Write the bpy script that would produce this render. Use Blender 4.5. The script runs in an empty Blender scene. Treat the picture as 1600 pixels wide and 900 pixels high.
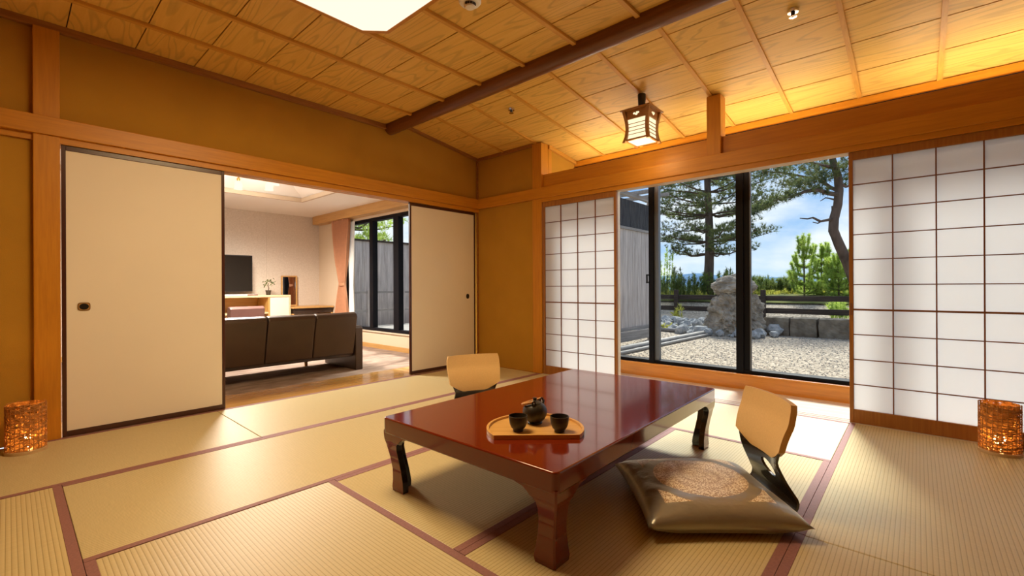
import bpy, bmesh, math, random
import numpy as np
from mathutils import Vector, Matrix, noise as mnoise

random.seed(7)
rng = np.random.default_rng(7)
scene = bpy.context.scene
COL = scene.collection
H = 0.92                      # camera height above the mats
PI = math.pi

# ------------------------------------------------------------------ camera
YAW, ROLL, FPX, CYPX = math.radians(41.905), math.radians(-0.269), 706.66, 448.04
cam_d = bpy.data.cameras.new('camera')
cam_d.sensor_width = 36.0
cam_d.lens = FPX / 1600 * 36.0
cam_d.shift_y = -(450 - CYPX) / 1600
cam_d.clip_start, cam_d.clip_end = 0.03, 3000
cam = bpy.data.objects.new('camera', cam_d)
COL.objects.link(cam)
f = Vector((math.cos(YAW), math.sin(YAW), 0)); r0 = Vector((math.sin(YAW), -math.cos(YAW), 0)); u0 = Vector((0, 0, 1))
r = r0 * math.cos(ROLL) + u0 * math.sin(ROLL); u = -r0 * math.sin(ROLL) + u0 * math.cos(ROLL)
cam.matrix_world = Matrix(((r.x, u.x, -f.x, 0), (r.y, u.y, -f.y, 0), (r.z, u.z, -f.z, H), (0, 0, 0, 1)))
scene.camera = cam

# ------------------------------------------------------------------ exposure
vs = scene.view_settings
scene.display_settings.display_device = 'sRGB'
vs.view_transform = 'Standard'; vs.look = 'None'; vs.gamma = 1.0; vs.use_curve_mapping = False
vs.exposure = 0.4
try:
    cy = scene.cycles
    cy.use_denoising = True
    cy.caustics_reflective = False; cy.caustics_refractive = False
    cy.sample_clamp_indirect = 6.0
    cy.max_bounces = 10; cy.diffuse_bounces = 6; cy.transparent_max_bounces = 12
except Exception:
    pass

# ------------------------------------------------------------------ sky
SKY_STRENGTH = 0.95
SUN_STRENGTH = 6.2
world = bpy.data.worlds.new('sky'); scene.world = world; world.use_nodes = True
wn, wl = world.node_tree.nodes, world.node_tree.links
wn.clear()
w_out = wn.new('ShaderNodeOutputWorld'); w_bg = wn.new('ShaderNodeBackground'); w_bg.inputs['Strength'].default_value = SKY_STRENGTH
w_tc = wn.new('ShaderNodeTexCoord'); w_sep = wn.new('ShaderNodeSeparateXYZ'); wl.new(w_tc.outputs['Generated'], w_sep.inputs[0])
w_r = wn.new('ShaderNodeValToRGB'); wl.new(w_sep.outputs['Z'], w_r.inputs[0])
e = w_r.color_ramp.elements
e[0].position = 0.0; e[0].color = (0.50, 0.68, 0.86, 1)
e[1].position = 0.6; e[1].color = (0.10, 0.27, 0.66, 1)
e2 = w_r.color_ramp.elements.new(0.12); e2.color = (0.24, 0.46, 0.80, 1)
w_map = wn.new('ShaderNodeMapping'); w_map.inputs['Scale'].default_value = (1.0, 1.0, 2.6); w_map.inputs['Location'].default_value = (3.1, 0.4, 0.15)
wl.new(w_tc.outputs['Generated'], w_map.inputs[0])
w_no = wn.new('ShaderNodeTexNoise'); w_no.inputs['Scale'].default_value = 3.2; w_no.inputs['Detail'].default_value = 7; w_no.inputs['Roughness'].default_value = 0.55
wl.new(w_map.outputs[0], w_no.inputs['Vector'])
w_cr = wn.new('ShaderNodeValToRGB'); wl.new(w_no.outputs[0], w_cr.inputs[0])
w_cr.color_ramp.elements[0].position = 0.40; w_cr.color_ramp.elements[1].position = 0.60
w_mix = wn.new('ShaderNodeMixRGB'); wl.new(w_cr.outputs[0], w_mix.inputs[0]); wl.new(w_r.outputs[0], w_mix.inputs[1])
w_mix.inputs[2].default_value = (0.80, 0.84, 0.90, 1)
wl.new(w_mix.outputs[0], w_bg.inputs[0]); wl.new(w_bg.outputs[0], w_out.inputs[0])

sun_d = bpy.data.lights.new('sun', 'SUN'); sun_d.energy = SUN_STRENGTH; sun_d.angle = math.radians(14); sun_d.color = (1.0, 0.96, 0.88)
sun = bpy.data.objects.new('sun', sun_d); COL.objects.link(sun)
to_sun = Vector((0.675, 0.125, 0.728)).normalized()
sun.rotation_euler = to_sun.to_track_quat('Z', 'Y').to_euler()
sun.location = (8, -2, 12)

# lamp levels (each lamp's own light is built with the lamp)
L_CEILING, L_COVE, L_PENDANT, L_LANTERN, L_CHANDELIER = 18.5, 36.0, 3.5, 16.0, 37.0
WARM = (1.0, 0.66, 0.30)

# ================================================================== helpers
def mat_new(name):
    m = bpy.data.materials.new(name); m.use_nodes = True
    return m, m.node_tree.nodes, m.node_tree.links, m.node_tree.nodes['Principled BSDF']

def M(name, col, rough=0.6, metal=0.0, spec=0.5, coat=0.0, var=0.0, vscale=8.0, bump=0.0, bscale=60.0, stretch=(1, 1, 1), col2=None, coat_rough=0.05):
    """plain procedural material: base colour with optional noise variation and noise bump"""
    m, n, l, b = mat_new(name)
    b.inputs['Roughness'].default_value = rough; b.inputs['Metallic'].default_value = metal
    b.inputs['Specular IOR Level'].default_value = spec
    b.inputs['Coat Weight'].default_value = coat; b.inputs['Coat Roughness'].default_value = coat_rough
    b.inputs['Base Color'].default_value = (*col, 1)
    if var or bump:
        tc = n.new('ShaderNodeTexCoord'); mp = n.new('ShaderNodeMapping'); mp.inputs['Scale'].default_value = stretch
        l.new(tc.outputs['Object'], mp.inputs[0])
        oi = n.new('ShaderNodeObjectInfo'); mu = n.new('ShaderNodeMath'); mu.operation = 'MULTIPLY'; mu.inputs[1].default_value = 37.0
        l.new(oi.outputs['Random'], mu.inputs[0]); l.new(mu.outputs[0], mp.inputs['Location'])
    if var or col2:
        no = n.new('ShaderNodeTexNoise'); no.inputs['Scale'].default_value = vscale; no.inputs['Detail'].default_value = 5
        l.new(mp.outputs[0], no.inputs['Vector'])
        cr = n.new('ShaderNodeValToRGB'); l.new(no.outputs[0], cr.inputs[0])
        c2 = col2 or tuple(c * (1 - var) for c in col); c1 = col if col2 else tuple(min(1, c * (1 + var)) for c in col)
        cr.color_ramp.elements[0].position = 0.3; cr.color_ramp.elements[0].color = (*c2, 1)
        cr.color_ramp.elements[1].position = 0.7; cr.color_ramp.elements[1].color = (*c1, 1)
        l.new(cr.outputs[0], b.inputs['Base Color'])
    if bump:
        nb = n.new('ShaderNodeTexNoise'); nb.inputs['Scale'].default_value = bscale; nb.inputs['Detail'].default_value = 4
        l.new(mp.outputs[0], nb.inputs['Vector'])
        bp = n.new('ShaderNodeBump'); bp.inputs['Strength'].default_value = bump; bp.inputs['Distance'].default_value = 0.01
        l.new(nb.outputs[0], bp.inputs['Height']); l.new(bp.outputs[0], b.inputs['Normal'])
    return m

def WOOD(name, c1, c2, axis='Y', rough=0.45, scale=18.0, cathedral=0.0, spec=0.4, coat=0.0, contrast=(0.35, 0.68)):
    """wood with grain lines along an axis of the object's own space"""
    m, n, l, b = mat_new(name)
    b.inputs['Roughness'].default_value = rough; b.inputs['Specular IOR Level'].default_value = spec; b.inputs['Coat Weight'].default_value = coat
    tc = n.new('ShaderNodeTexCoord'); mp = n.new('ShaderNodeMapping')
    s = {'X': (0.06, 1, 1), 'Y': (1, 0.06, 1), 'Z': (1, 1, 0.06)}[axis]
    mp.inputs['Scale'].default_value = s
    l.new(tc.outputs['Object'], mp.inputs[0])
    oi = n.new('ShaderNodeObjectInfo'); mu = n.new('ShaderNodeMath'); mu.operation = 'MULTIPLY'; mu.inputs[1].default_value = 53.0
    l.new(oi.outputs['Random'], mu.inputs[0]); l.new(mu.outputs[0], mp.inputs['Location'])
    no = n.new('ShaderNodeTexNoise'); no.inputs['Scale'].default_value = scale * 4; no.inputs['Detail'].default_value = 5; no.inputs['Roughness'].default_value = 0.65
    l.new(mp.outputs[0], no.inputs['Vector'])
    cr = n.new('ShaderNodeValToRGB'); l.new(no.outputs[0], cr.inputs[0])
    cr.color_ramp.elements[0].position = contrast[0]; cr.color_ramp.elements[0].color = (*c2, 1)
    cr.color_ramp.elements[1].position = contrast[1]; cr.color_ramp.elements[1].color = (*c1, 1)
    last = cr.outputs[0]
    if cathedral:
        mp2 = n.new('ShaderNodeMapping'); mp2.inputs['Scale'].default_value = {'X': (0.13, 1, 1), 'Y': (1, 0.13, 1), 'Z': (1, 1, 0.13)}[axis]
        l.new(tc.outputs['Object'], mp2.inputs[0]); l.new(mu.outputs[0], mp2.inputs['Location'])
        n2 = n.new('ShaderNodeTexNoise'); n2.inputs['Scale'].default_value = 6.0; n2.inputs['Detail'].default_value = 1.5; n2.inputs['Roughness'].default_value = 0.4
        l.new(mp2.outputs[0], n2.inputs['Vector'])
        k = n.new('ShaderNodeMath'); k.operation = 'MULTIPLY'; k.inputs[1].default_value = 85.0; l.new(n2.outputs[0], k.inputs[0])
        sn = n.new('ShaderNodeMath'); sn.operation = 'SINE'; l.new(k.outputs[0], sn.inputs[0])
        c3 = n.new('ShaderNodeValToRGB'); l.new(sn.outputs[0], c3.inputs[0])
        c3.color_ramp.elements[0].position = 0.55; c3.color_ramp.elements[0].color = (0, 0, 0, 1)
        c3.color_ramp.elements[1].position = 1.0; c3.color_ramp.elements[1].color = (1, 1, 1, 1)
        mm = n.new('ShaderNodeMath'); mm.operation = 'MULTIPLY'; mm.inputs[1].default_value = cathedral; l.new(c3.outputs[0], mm.inputs[0])
        mx = n.new('ShaderNodeMixRGB'); mx.blend_type = 'MIX'; l.new(mm.outputs[0], mx.inputs[0]); l.new(last, mx.inputs[1])
        mx.inputs[2].default_value = tuple(x * 0.55 for x in c2) + (1,)
        last = mx.outputs[0]
    l.new(last, b.inputs['Base Color'])
    return m

def EMIT(name, col, strength):
    m = bpy.data.materials.new(name); m.use_nodes = True
    n, l = m.node_tree.nodes, m.node_tree.links
    n.clear(); o = n.new('ShaderNodeOutputMaterial'); em = n.new('ShaderNodeEmission')
    em.inputs[0].default_value = (*col, 1); em.inputs[1].default_value = strength
    l.new(em.outputs[0], o.inputs[0])
    return m

def GLASS(name, tint=(0.97, 0.99, 0.98), gloss=0.05):
    m = bpy.data.materials.new(name); m.use_nodes = True
    n, l = m.node_tree.nodes, m.node_tree.links
    n.clear(); o = n.new('ShaderNodeOutputMaterial')
    t = n.new('ShaderNodeBsdfTransparent'); t.inputs[0].default_value = (*tint, 1)
    g = n.new('ShaderNodeBsdfGlossy'); g.inputs['Roughness'].default_value = 0.0
    lw = n.new('ShaderNodeLayerWeight'); lw.inputs[0].default_value = 0.5
    pw_ = n.new('ShaderNodeMath'); pw_.operation = 'POWER'; pw_.inputs[1].default_value = 5.0; l.new(lw.outputs['Facing'], pw_.inputs[0])
    fr = n.new('ShaderNodeMath'); fr.operation = 'MULTIPLY_ADD'; fr.inputs[1].default_value = 0.25; fr.inputs[2].default_value = 0.004; l.new(pw_.outputs[0], fr.inputs[0])
    mx = n.new('ShaderNodeMixShader'); l.new(fr.outputs[0], mx.inputs[0]); l.new(t.outputs[0], mx.inputs[1]); l.new(g.outputs[0], mx.inputs[2])
    l.new(mx.outputs[0], o.inputs[0])
    return m

def PAPER(name, trans, diff, fac):
    m = bpy.data.materials.new(name); m.use_nodes = True
    n, l = m.node_tree.nodes, m.node_tree.links
    n.clear(); o = n.new('ShaderNodeOutputMaterial')
    t = n.new('ShaderNodeBsdfTranslucent'); t.inputs[0].default_value = (*trans, 1)
    d = n.new('ShaderNodeBsdfDiffuse'); d.inputs[0].default_value = (*diff, 1)
    tc = n.new('ShaderNodeTexCoord'); no = n.new('ShaderNodeTexNoise'); no.inputs['Scale'].default_value = 90; no.inputs['Detail'].default_value = 4
    l.new(tc.outputs['Object'], no.inputs['Vector'])
    bp = n.new('ShaderNodeBump'); bp.inputs['Strength'].default_value = 0.05; l.new(no.outputs[0], bp.inputs['Height'])
    l.new(bp.outputs[0], d.inputs['Normal'])
    mx = n.new('ShaderNodeMixShader'); mx.inputs[0].default_value = fac
    l.new(t.outputs[0], mx.inputs[1]); l.new(d.outputs[0], mx.inputs[2]); l.new(mx.outputs[0], o.inputs[0])
    return m

class B:
    """collects shapes and links them as one mesh object"""
    def __init__(s, o=(0, 0, 0)): s.v, s.f, s.o = [], [], Vector(o)
    def add(s, vs_, fs):
        k = len(s.v); s.v += [tuple(v) for v in vs_]; s.f += [tuple(i + k for i in q) for q in fs]; return s
    def box(s, x0, x1, y0, y1, z0, z1):
        ox, oy, oz = s.o
        v = [(x - ox, y - oy, z - oz) for z in (z0, z1) for y in (y0, y1) for x in (x0, x1)]
        return s.add(v, [(0, 2, 3, 1), (4, 5, 7, 6), (0, 1, 5, 4), (2, 6, 7, 3), (0, 4, 6, 2), (1, 3, 7, 5)])
    def prism(s, pts, axis, a, b):
        """polygon pts (2-D) extruded along axis from a to b; pts are the other two axes in order"""
        n = len(pts); v = []
        for t in (a, b):
            for p, q in pts:
                w = {'X': (t, p, q), 'Y': (p, t, q), 'Z': (p, q, t)}[axis]
                v.append((w[0] - s.o.x, w[1] - s.o.y, w[2] - s.o.z))
        fs = [tuple(range(n))[::-1], tuple(range(n, 2 * n))] + [(i, (i + 1) % n, n + (i + 1) % n, n + i) for i in range(n)]
        return s.add(v, fs)
    def tube(s, path, rad, n=8, cap=True, up=(0, 0, 1)):
        path = [Vector(p) - s.o for p in path]; rad = rad if isinstance(rad, (list, tuple)) else [rad] * len(path)
        v, fs = [], []
        for i, p in enumerate(path):
            t = (path[min(i + 1, len(path) - 1)] - path[max(i - 1, 0)]).normalized()
            ref = Vector(up) if abs(t.dot(Vector(up))) < 0.95 else Vector((1, 0, 0))
            a = t.cross(ref).normalized(); b_ = a.cross(t)
            for k in range(n):
                an = 2 * PI * k / n; v.append(p + (a * math.cos(an) + b_ * math.sin(an)) * rad[i])
        for i in range(len(path) - 1):
            for k in range(n):
                fs.append((i * n + k, i * n + (k + 1) % n, (i + 1) * n + (k + 1) % n, (i + 1) * n + k))
        if cap: fs += [tuple(range(n))[::-1], tuple(range((len(path) - 1) * n, len(path) * n))]
        return s.add(v, fs)
    def lathe(s, prof, n=32, c=(0, 0, 0)):
        v, fs = [], []; cx, cy_, cz = c[0] - s.o.x, c[1] - s.o.y, c[2] - s.o.z
        for rr, z in prof:
            for k in range(n):
                a = 2 * PI * k / n; v.append((cx + rr * math.cos(a), cy_ + rr * math.sin(a), cz + z))
        for i in range(len(prof) - 1):
            for k in range(n):
                fs.append((i * n + k, i * n + (k + 1) % n, (i + 1) * n + (k + 1) % n, (i + 1) * n + k))
        fs.append(tuple(range(n))[::-1]); fs.append(tuple(range((len(prof) - 1) * n, len(prof) * n)))
        return s.add(v, fs)
    def mesh(s, name, mat, smooth=False):
        me = bpy.data.meshes.new(name); me.from_pydata(s.v, [], s.f); me.materials.append(mat)
        bm = bmesh.new(); bm.from_mesh(me); bmesh.ops.recalc_face_normals(bm, faces=bm.faces); bm.to_mesh(me); bm.free()
        if smooth:
            me.polygons.foreach_set('use_smooth', [True] * len(me.polygons))
            try: me.set_sharp_from_angle(angle=math.radians(40))
            except Exception: pass
        return me
    def build(s, name, mat, parent=None, smooth=False, bevel=0.0, seg=2):
        return link(name, s.mesh(name, mat, smooth), parent, bevel=bevel, seg=seg, loc=tuple(s.o) if parent is None else (0, 0, 0))

def link(name, me, parent=None, loc=(0, 0, 0), rot=(0, 0, 0), bevel=0.0, seg=2):
    o = bpy.data.objects.new(name, me); COL.objects.link(o); o.location = loc; o.rotation_euler = rot
    if parent is not None: o.parent = parent
    if bevel:
        md = o.modifiers.new('bevel', 'BEVEL'); md.width = bevel; md.segments = seg; md.limit_method = 'ANGLE'; md.angle_limit = math.radians(50)
    return o

def thing(name, label, cat, loc=(0, 0, 0), rz=0.0, group=None, kind=None):
    o = bpy.data.objects.new(name, None); COL.objects.link(o); o.location = loc; o.rotation_euler = (0, 0, rz); o.empty_display_size = 0.1
    return tag(o, label, cat, group, kind)

def tag(o, label=None, cat=None, group=None, kind=None):
    if label: o['label'] = label
    if cat: o['category'] = cat
    if group: o['group'] = group
    if kind: o['kind'] = kind
    return o

def copy_tree(o, parent=None):
    c = o.copy(); COL.objects.link(c)
    if parent is not None: c.parent = parent
    for ch in list(o.children): copy_tree(ch, c)
    return c

def tri_mesh(name, verts, mat, parent=None):
    """verts: (n*3,3) array, every three rows a triangle"""
    n = len(verts) // 3
    me = bpy.data.meshes.new(name); me.vertices.add(n * 3); me.vertices.foreach_set('co', verts.astype(np.float32).ravel())
    me.loops.add(n * 3); me.loops.foreach_set('vertex_index', np.arange(n * 3, dtype=np.int32))
    me.polygons.add(n); me.polygons.foreach_set('loop_start', np.arange(0, n * 3, 3, dtype=np.int32))
    try: me.polygons.foreach_set('loop_total', np.full(n, 3, dtype=np.int32))
    except Exception: pass
    me.update(calc_edges=True); me.materials.append(mat)
    return link(name, me, parent)

def px(x, y, depth):
    """world point seen at photo pixel x,y at a depth along the optical axis (used once, to survey where things stand)"""
    p = (f + r * ((x - 800) / FPX) - u * ((y - CYPX) / FPX)) * depth
    return Vector((p.x, p.y, p.z + H))

# ================================================================== materials
m_plaster = M('ochre_plaster', (0.44, 0.23, 0.03), 0.9, spec=0.1, var=0.06, vscale=3, bump=0.12, bscale=350)
m_post = WOOD('post_cedar', (0.58, 0.245, 0.016), (0.48, 0.19, 0.012), 'Z', 0.42, 14, spec=0.4)
m_rail_x = WOOD('lintel_cedar_x', (0.58, 0.245, 0.016), (0.48, 0.19, 0.012), 'X', 0.42, 14)
m_rail_y = WOOD('lintel_cedar_y', (0.58, 0.245, 0.016), (0.48, 0.19, 0.012), 'Y', 0.42, 14)
m_board = WOOD('ceiling_cedar', (0.77, 0.47, 0.11), (0.69, 0.40, 0.08), 'Y', 0.5, 9, cathedral=0.42, spec=0.3)
m_batten = WOOD('batten_cedar', (0.66, 0.34, 0.05), (0.55, 0.26, 0.035), 'X', 0.5, 14)
m_dark = M('dark_void', (0.05, 0.025, 0.01), 0.9)
m_beam = WOOD('dark_log', (0.20, 0.07, 0.018), (0.13, 0.04, 0.012), 'Y', 0.35, 10, spec=0.5)
m_fusuma = M('fusuma_paper', (0.80, 0.74, 0.64), 0.75, spec=0.2, var=0.02, vscale=2, bump=0.03, bscale=500)
m_lacq_frame = M('dark_lacquer_frame', (0.055, 0.014, 0.008), 0.28, spec=0.6)
m_shoji_wood = WOOD('shoji_cedar', (0.36, 0.15, 0.03), (0.27, 0.10, 0.02), 'Z', 0.45, 14)
m_kumiko = M('lattice_cedar', (0.20, 0.075, 0.03), 0.5, var=0.1, vscale=20)
m_shoji_paper = PAPER('shoji_paper', (0.76, 0.76, 0.77), (0.84, 0.83, 0.83), 0.3)
m_alu = M('black_aluminium', (0.006, 0.006, 0.009), 0.5, spec=0.1)
m_alu_grey = M('grey_aluminium', (0.10, 0.115, 0.14), 0.4, metal=0.4)
m_glass = GLASS('window_glass')
m_sill = WOOD('orange_sill_board', (0.68, 0.27, 0.03), (0.55, 0.20, 0.02), 'Y', 0.35, 12, coat=0.2)
m_engawa = WOOD('pale_verandah_board', (0.80, 0.76, 0.68), (0.74, 0.69, 0.60), 'Y', 0.25, 10, coat=0.4)
m_thresh = WOOD('threshold_board', (0.60, 0.33, 0.10), (0.48, 0.24, 0.06), 'X', 0.16, 10, coat=0.6)
m_border = M('tatami_border_cloth', (0.27, 0.125, 0.12), 0.65, spec=0.4, var=0.12, vscale=120, bump=0.15, bscale=800)

def tatami_mat_material():
    m, n, l, b = mat_new('tatami_rush')
    b.inputs['Roughness'].default_value = 0.5; b.inputs['Specular IOR Level'].default_value = 0.5
    b.inputs['Anisotropic'].default_value = 0.7
    vt = n.new('ShaderNodeVectorTransform'); vt.vector_type = 'VECTOR'; vt.convert_from = 'OBJECT'; vt.convert_to = 'WORLD'; vt.inputs[0].default_value = (0, 1, 0)
    l.new(vt.outputs[0], b.inputs['Tangent'])
    tc = n.new('ShaderNodeTexCoord'); sp = n.new('ShaderNodeSeparateXYZ'); l.new(tc.outputs['Object'], sp.inputs[0])
    k = n.new('ShaderNodeMath'); k.operation = 'MULTIPLY'; k.inputs[1].default_value = PI / 0.0145; l.new(sp.outputs['Y'], k.inputs[0])
    sn = n.new('ShaderNodeMath'); sn.operation = 'SINE'; l.new(k.outputs[0], sn.inputs[0])
    ab = n.new('ShaderNodeMath'); ab.operation = 'ABSOLUTE'; l.new(sn.outputs[0], ab.inputs[0])
    cr = n.new('ShaderNodeValToRGB'); l.new(ab.outputs[0], cr.inputs[0])
    cr.color_ramp.elements[0].position = 0.0; cr.color_ramp.elements[0].color = (0.37, 0.29, 0.13, 1)
    cr.color_ramp.elements[1].position = 0.42; cr.color_ramp.elements[1].color = (0.62, 0.52, 0.29, 1)
    mp = n.new('ShaderNodeMapping'); mp.inputs['Scale'].default_value = (260, 6, 1); l.new(tc.outputs['Object'], mp.inputs[0])
    no = n.new('ShaderNodeTexNoise'); no.inputs['Scale'].default_value = 2.0; no.inputs['Detail'].default_value = 3; l.new(mp.outputs[0], no.inputs['Vector'])
    r2 = n.new('ShaderNodeValToRGB'); l.new(no.outputs[0], r2.inputs[0])
    r2.color_ramp.elements[0].position = 0.3; r2.color_ramp.elements[0].color = (0.86, 0.86, 0.84, 1)
    r2.color_ramp.elements[1].position = 0.7; r2.color_ramp.elements[1].color = (1, 1, 1, 1)
    mx = n.new('ShaderNodeMixRGB'); mx.blend_type = 'MULTIPLY'; mx.inputs[0].default_value = 1.0
    l.new(cr.outputs[0], mx.inputs[1]); l.new(r2.outputs[0], mx.inputs[2]); l.new(mx.outputs[0], b.inputs['Base Color'])
    bp = n.new('ShaderNodeBump'); bp.inputs['Strength'].default_value = 0.35; bp.inputs['Distance'].default_value = 0.002
    l.new(ab.outputs[0], bp.inputs['Height']); l.new(bp.outputs[0], b.inputs['Normal'])
    return m
m_tatami = tatami_mat_material()

# ================================================================== floor: mats, verandah strip
XL = -1.62; YB = -2.36           # far sides of the room behind the camera
floor = B().box(XL - 0.1, 3.757, YB - 0.1, 3.925, -0.12, -0.05).build('floor', M('subfloor', (0.10, 0.07, 0.04), 0.9))
tag(floor, 'tatami mat floor of the main room with dark cloth mat borders', 'floor', kind='structure')
def mat_piece(x0, x1, y0, y1, d):
    lx, ly = ((x1 - x0), (y1 - y0)) if d == 'X' else ((y1 - y0), (x1 - x0))
    g = 0.0012
    b = B().box(-lx / 2 + g, lx / 2 - g, -ly / 2 + g, ly / 2 - g, -0.05, 0)
    o = link('tatami_mat', b.mesh('tatami_mat', m_tatami), floor, ((x0 + x1) / 2, (y0 + y1) / 2, 0), (0, 0, 0 if d == 'X' else PI / 2), bevel=0.003)
    for s in (-1, 1):
        ya, yb = sorted((s * (ly / 2 - g + 0.0006), s * (ly / 2 - 0.031)))
        b = B().box(-lx / 2 + g, lx / 2 - g, ya, yb, -0.02, 0.0018)
        link('mat_border', b.mesh('mat_border', m_border), o, bevel=0.001)
X5 = [-1.62, -0.735, 0.165, 1.04, 1.954, 2.854, 3.757]
for a in [(-0.74, 1.04, 2.99, 3.925, 'X'), (1.04, 2.854, 2.99, 3.925, 'X'), (2.854, 3.757, 2.99, 3.925, 'X'),
          (-0.735, 0.165, 1.188, 2.99, 'Y'), (0.165, 1.954, 2.083, 2.99, 'X'), (1.954, 3.757, 2.083, 2.99, 'X'),
          (0.165, 1.04, 0.342, 2.083, 'Y'), (1.04, 2.854, 1.188, 2.083, 'X'), (1.04, 2.854, 0.342, 1.188, 'X'), (2.854, 3.757, 0.342, 2.083, 'Y'),
          (1.954, 3.757, -0.555, 0.342, 'X'), (0.165, 1.954, -0.555, 0.342, 'X'), (-0.735, 0.165, -0.555, 1.188, 'Y'),
          (-1.62, -0.735, 1.188, 2.99, 'Y'), (-1.62, -0.735, -0.555, 1.188, 'Y'), (-1.62, -0.74, 2.99, 3.925, 'X'),
          (1.954, 3.757, -1.455, -0.555, 'X'), (0.165, 1.954, -1.455, -0.555, 'X'), (-1.62, 0.165, -1.455, -0.555, 'X'),
          (1.954, 3.757, -2.36, -1.455, 'X'), (0.165, 1.954, -2.36, -1.455, 'X'), (-1.62, 0.165, -2.36, -1.455, 'X')]:
    mat_piece(*a)
# shoji track and verandah boards
tr = B().box(3.757, 3.86, YB, 2.96, -0.05, 0.0).build('trim_1', m_engawa)
tag(tr, 'pale grooved shoji track flush with the mats', 'track', kind='structure')
B().box(3.757, 3.83, 2.96, 3.94, -0.05, -0.001).build('floor_strip', m_thresh, tr)
for xg in (3.787, 3.835):
    B().box(xg, xg + 0.018, YB, 2.955, -0.004, 0.0006).build('groove', m_kumiko, tr)
ev = B().box(3.86, 4.37, YB, 2.96, -0.10, -0.02).build('floor_verandah', m_dark)
tag(ev, 'narrow pale board strip between shoji screens and garden window', 'floor', kind='structure')
for i in range(5):
    x0 = 3.862 + i * 0.1005
    B().box(x0, x0 + 0.0995, YB, 2.955, -0.03, -0.0005 * (i % 2)).build('board', m_engawa, ev, bevel=0.002)

# ================================================================== ceiling
ceil = thing('ceiling', 'cedar board ceiling with battens, flat then sloping to the window side', 'ceiling', kind='structure')
B().box(XL, 2.60, YB, 3.96, 2.558, 2.60).build('ceiling_deck', m_dark, ceil)
SL = 0.137
zs = lambda x: 2.446 + SL * (3.775 - x)
B().prism([(2.56, zs(2.56) + 0.028), (4.45, zs(4.45) + 0.028), (4.45, zs(4.45) + 0.07), (2.56, zs(2.56) + 0.07)], 'Y', YB, 3.96).build('ceiling_deck', m_dark, ceil)
YBAT = [3.96, 3.51, 3.04, 2.585, 2.13, 1.69, 1.237, 0.785, 0.33, -0.12, -0.57, -1.02, -1.47, -1.92, -2.36]
XJ = [2.58 - 0.3333 * i for i in range(13)]
cell_cache = {}
def board_mesh(lx, ly):
    k = (round(lx, 3), round(ly, 3))
    if k not in cell_cache:
        b = B().box(-lx / 2, lx / 2, -ly / 2, ly / 2, 0, 0.012); cell_cache[k] = b.mesh('ceiling_board', m_board)
    return cell_cache[k]
for j in range(len(YBAT) - 1):
    y1, y0 = YBAT[j], YBAT[j + 1]
    for i in range(len(XJ) - 1):
        x1, x0 = XJ[i], XJ[i + 1]
        link('ceiling_board', board_mesh(x1 - x0 - 0.0055, y1 - y0), ceil, ((x0 + x1) / 2, (y0 + y1) / 2, 2.541), (0, -0.006, 0))
XS = [2.60, 2.912, 3.274, 3.64, 4.012, 4.42]
for j in range(len(YBAT) - 1):
    y1, y0 = YBAT[j], YBAT[j + 1]
    for i in range(5):
        x0, x1 = XS[i], XS[i + 1]; xm = (x0 + x1) / 2
        link('ceiling_board', board_mesh((x1 - x0) / math.cos(math.atan(SL)) - 0.0055, y1 - y0), ceil, (xm, (y0 + y1) / 2, zs(xm) + 0.013), (0, math.atan(SL) - 0.005, 0))
for y in YBAT[1:-1]:
    B().box(XL, 2.60, y - 0.015, y + 0.015, 2.520, 2.542).build('batten', m_batten, ceil, bevel=0.003)
    B().prism([(2.60, zs(2.60)), (4.42, zs(4.42)), (4.42, zs(4.42) - 0.022 + 0.024), (4.42, zs(4.42) + 0.02), (2.60, zs(2.60) + 0.02)], 'Y', y - 0.014, y + 0.014).build('batten', m_batten, ceil)
# wall-edge mouldings
m_edge = WOOD('edge_moulding', (0.36, 0.15, 0.03), (0.26, 0.10, 0.02), 'X', 0.45, 12)
t = B().box(XL, 2.56, 3.925, 3.965, 2.498, 2.541).build('trim_2', m_edge, bevel=0.003)
tag(t, 'brown ceiling edge moulding above the sliding door wall', 'moulding', kind='structure')
t = B().prism([(2.56, zs(2.56) - 0.012), (3.79, zs(3.79) - 0.012), (3.79, zs(3.79) + 0.02), (2.56, zs(2.56) + 0.02)], 'Y', 3.925, 3.965).build('trim_3', m_edge)
tag(t, 'short brown moulding along the sloping ceiling edge at the corner', 'moulding', kind='structure')
t = B().box(3.762, 3.80, 3.08, 3.93, zs(3.78) - 0.022, zs(3.78) + 0.012).build('trim_4', m_edge)
tag(t, 'dark moulding atop the narrow ochre wall beside the corner', 'moulding', kind='structure')
# ridge log
bm_pts = [(2.578 + 0.066 * math.cos(a) * (1 if abs(math.cos(a)) < 0.9 else 1), 2.528 + 0.074 * math.sin(a)) for a in [2 * PI * k / 28 for k in range(28)]]
beam = B().prism(bm_pts, 'Y', YB, 3.955).build('ridge_log', m_beam, smooth=True)
tag(beam, 'dark polished log beam running across the ceiling', 'beam', kind='structure')

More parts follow.
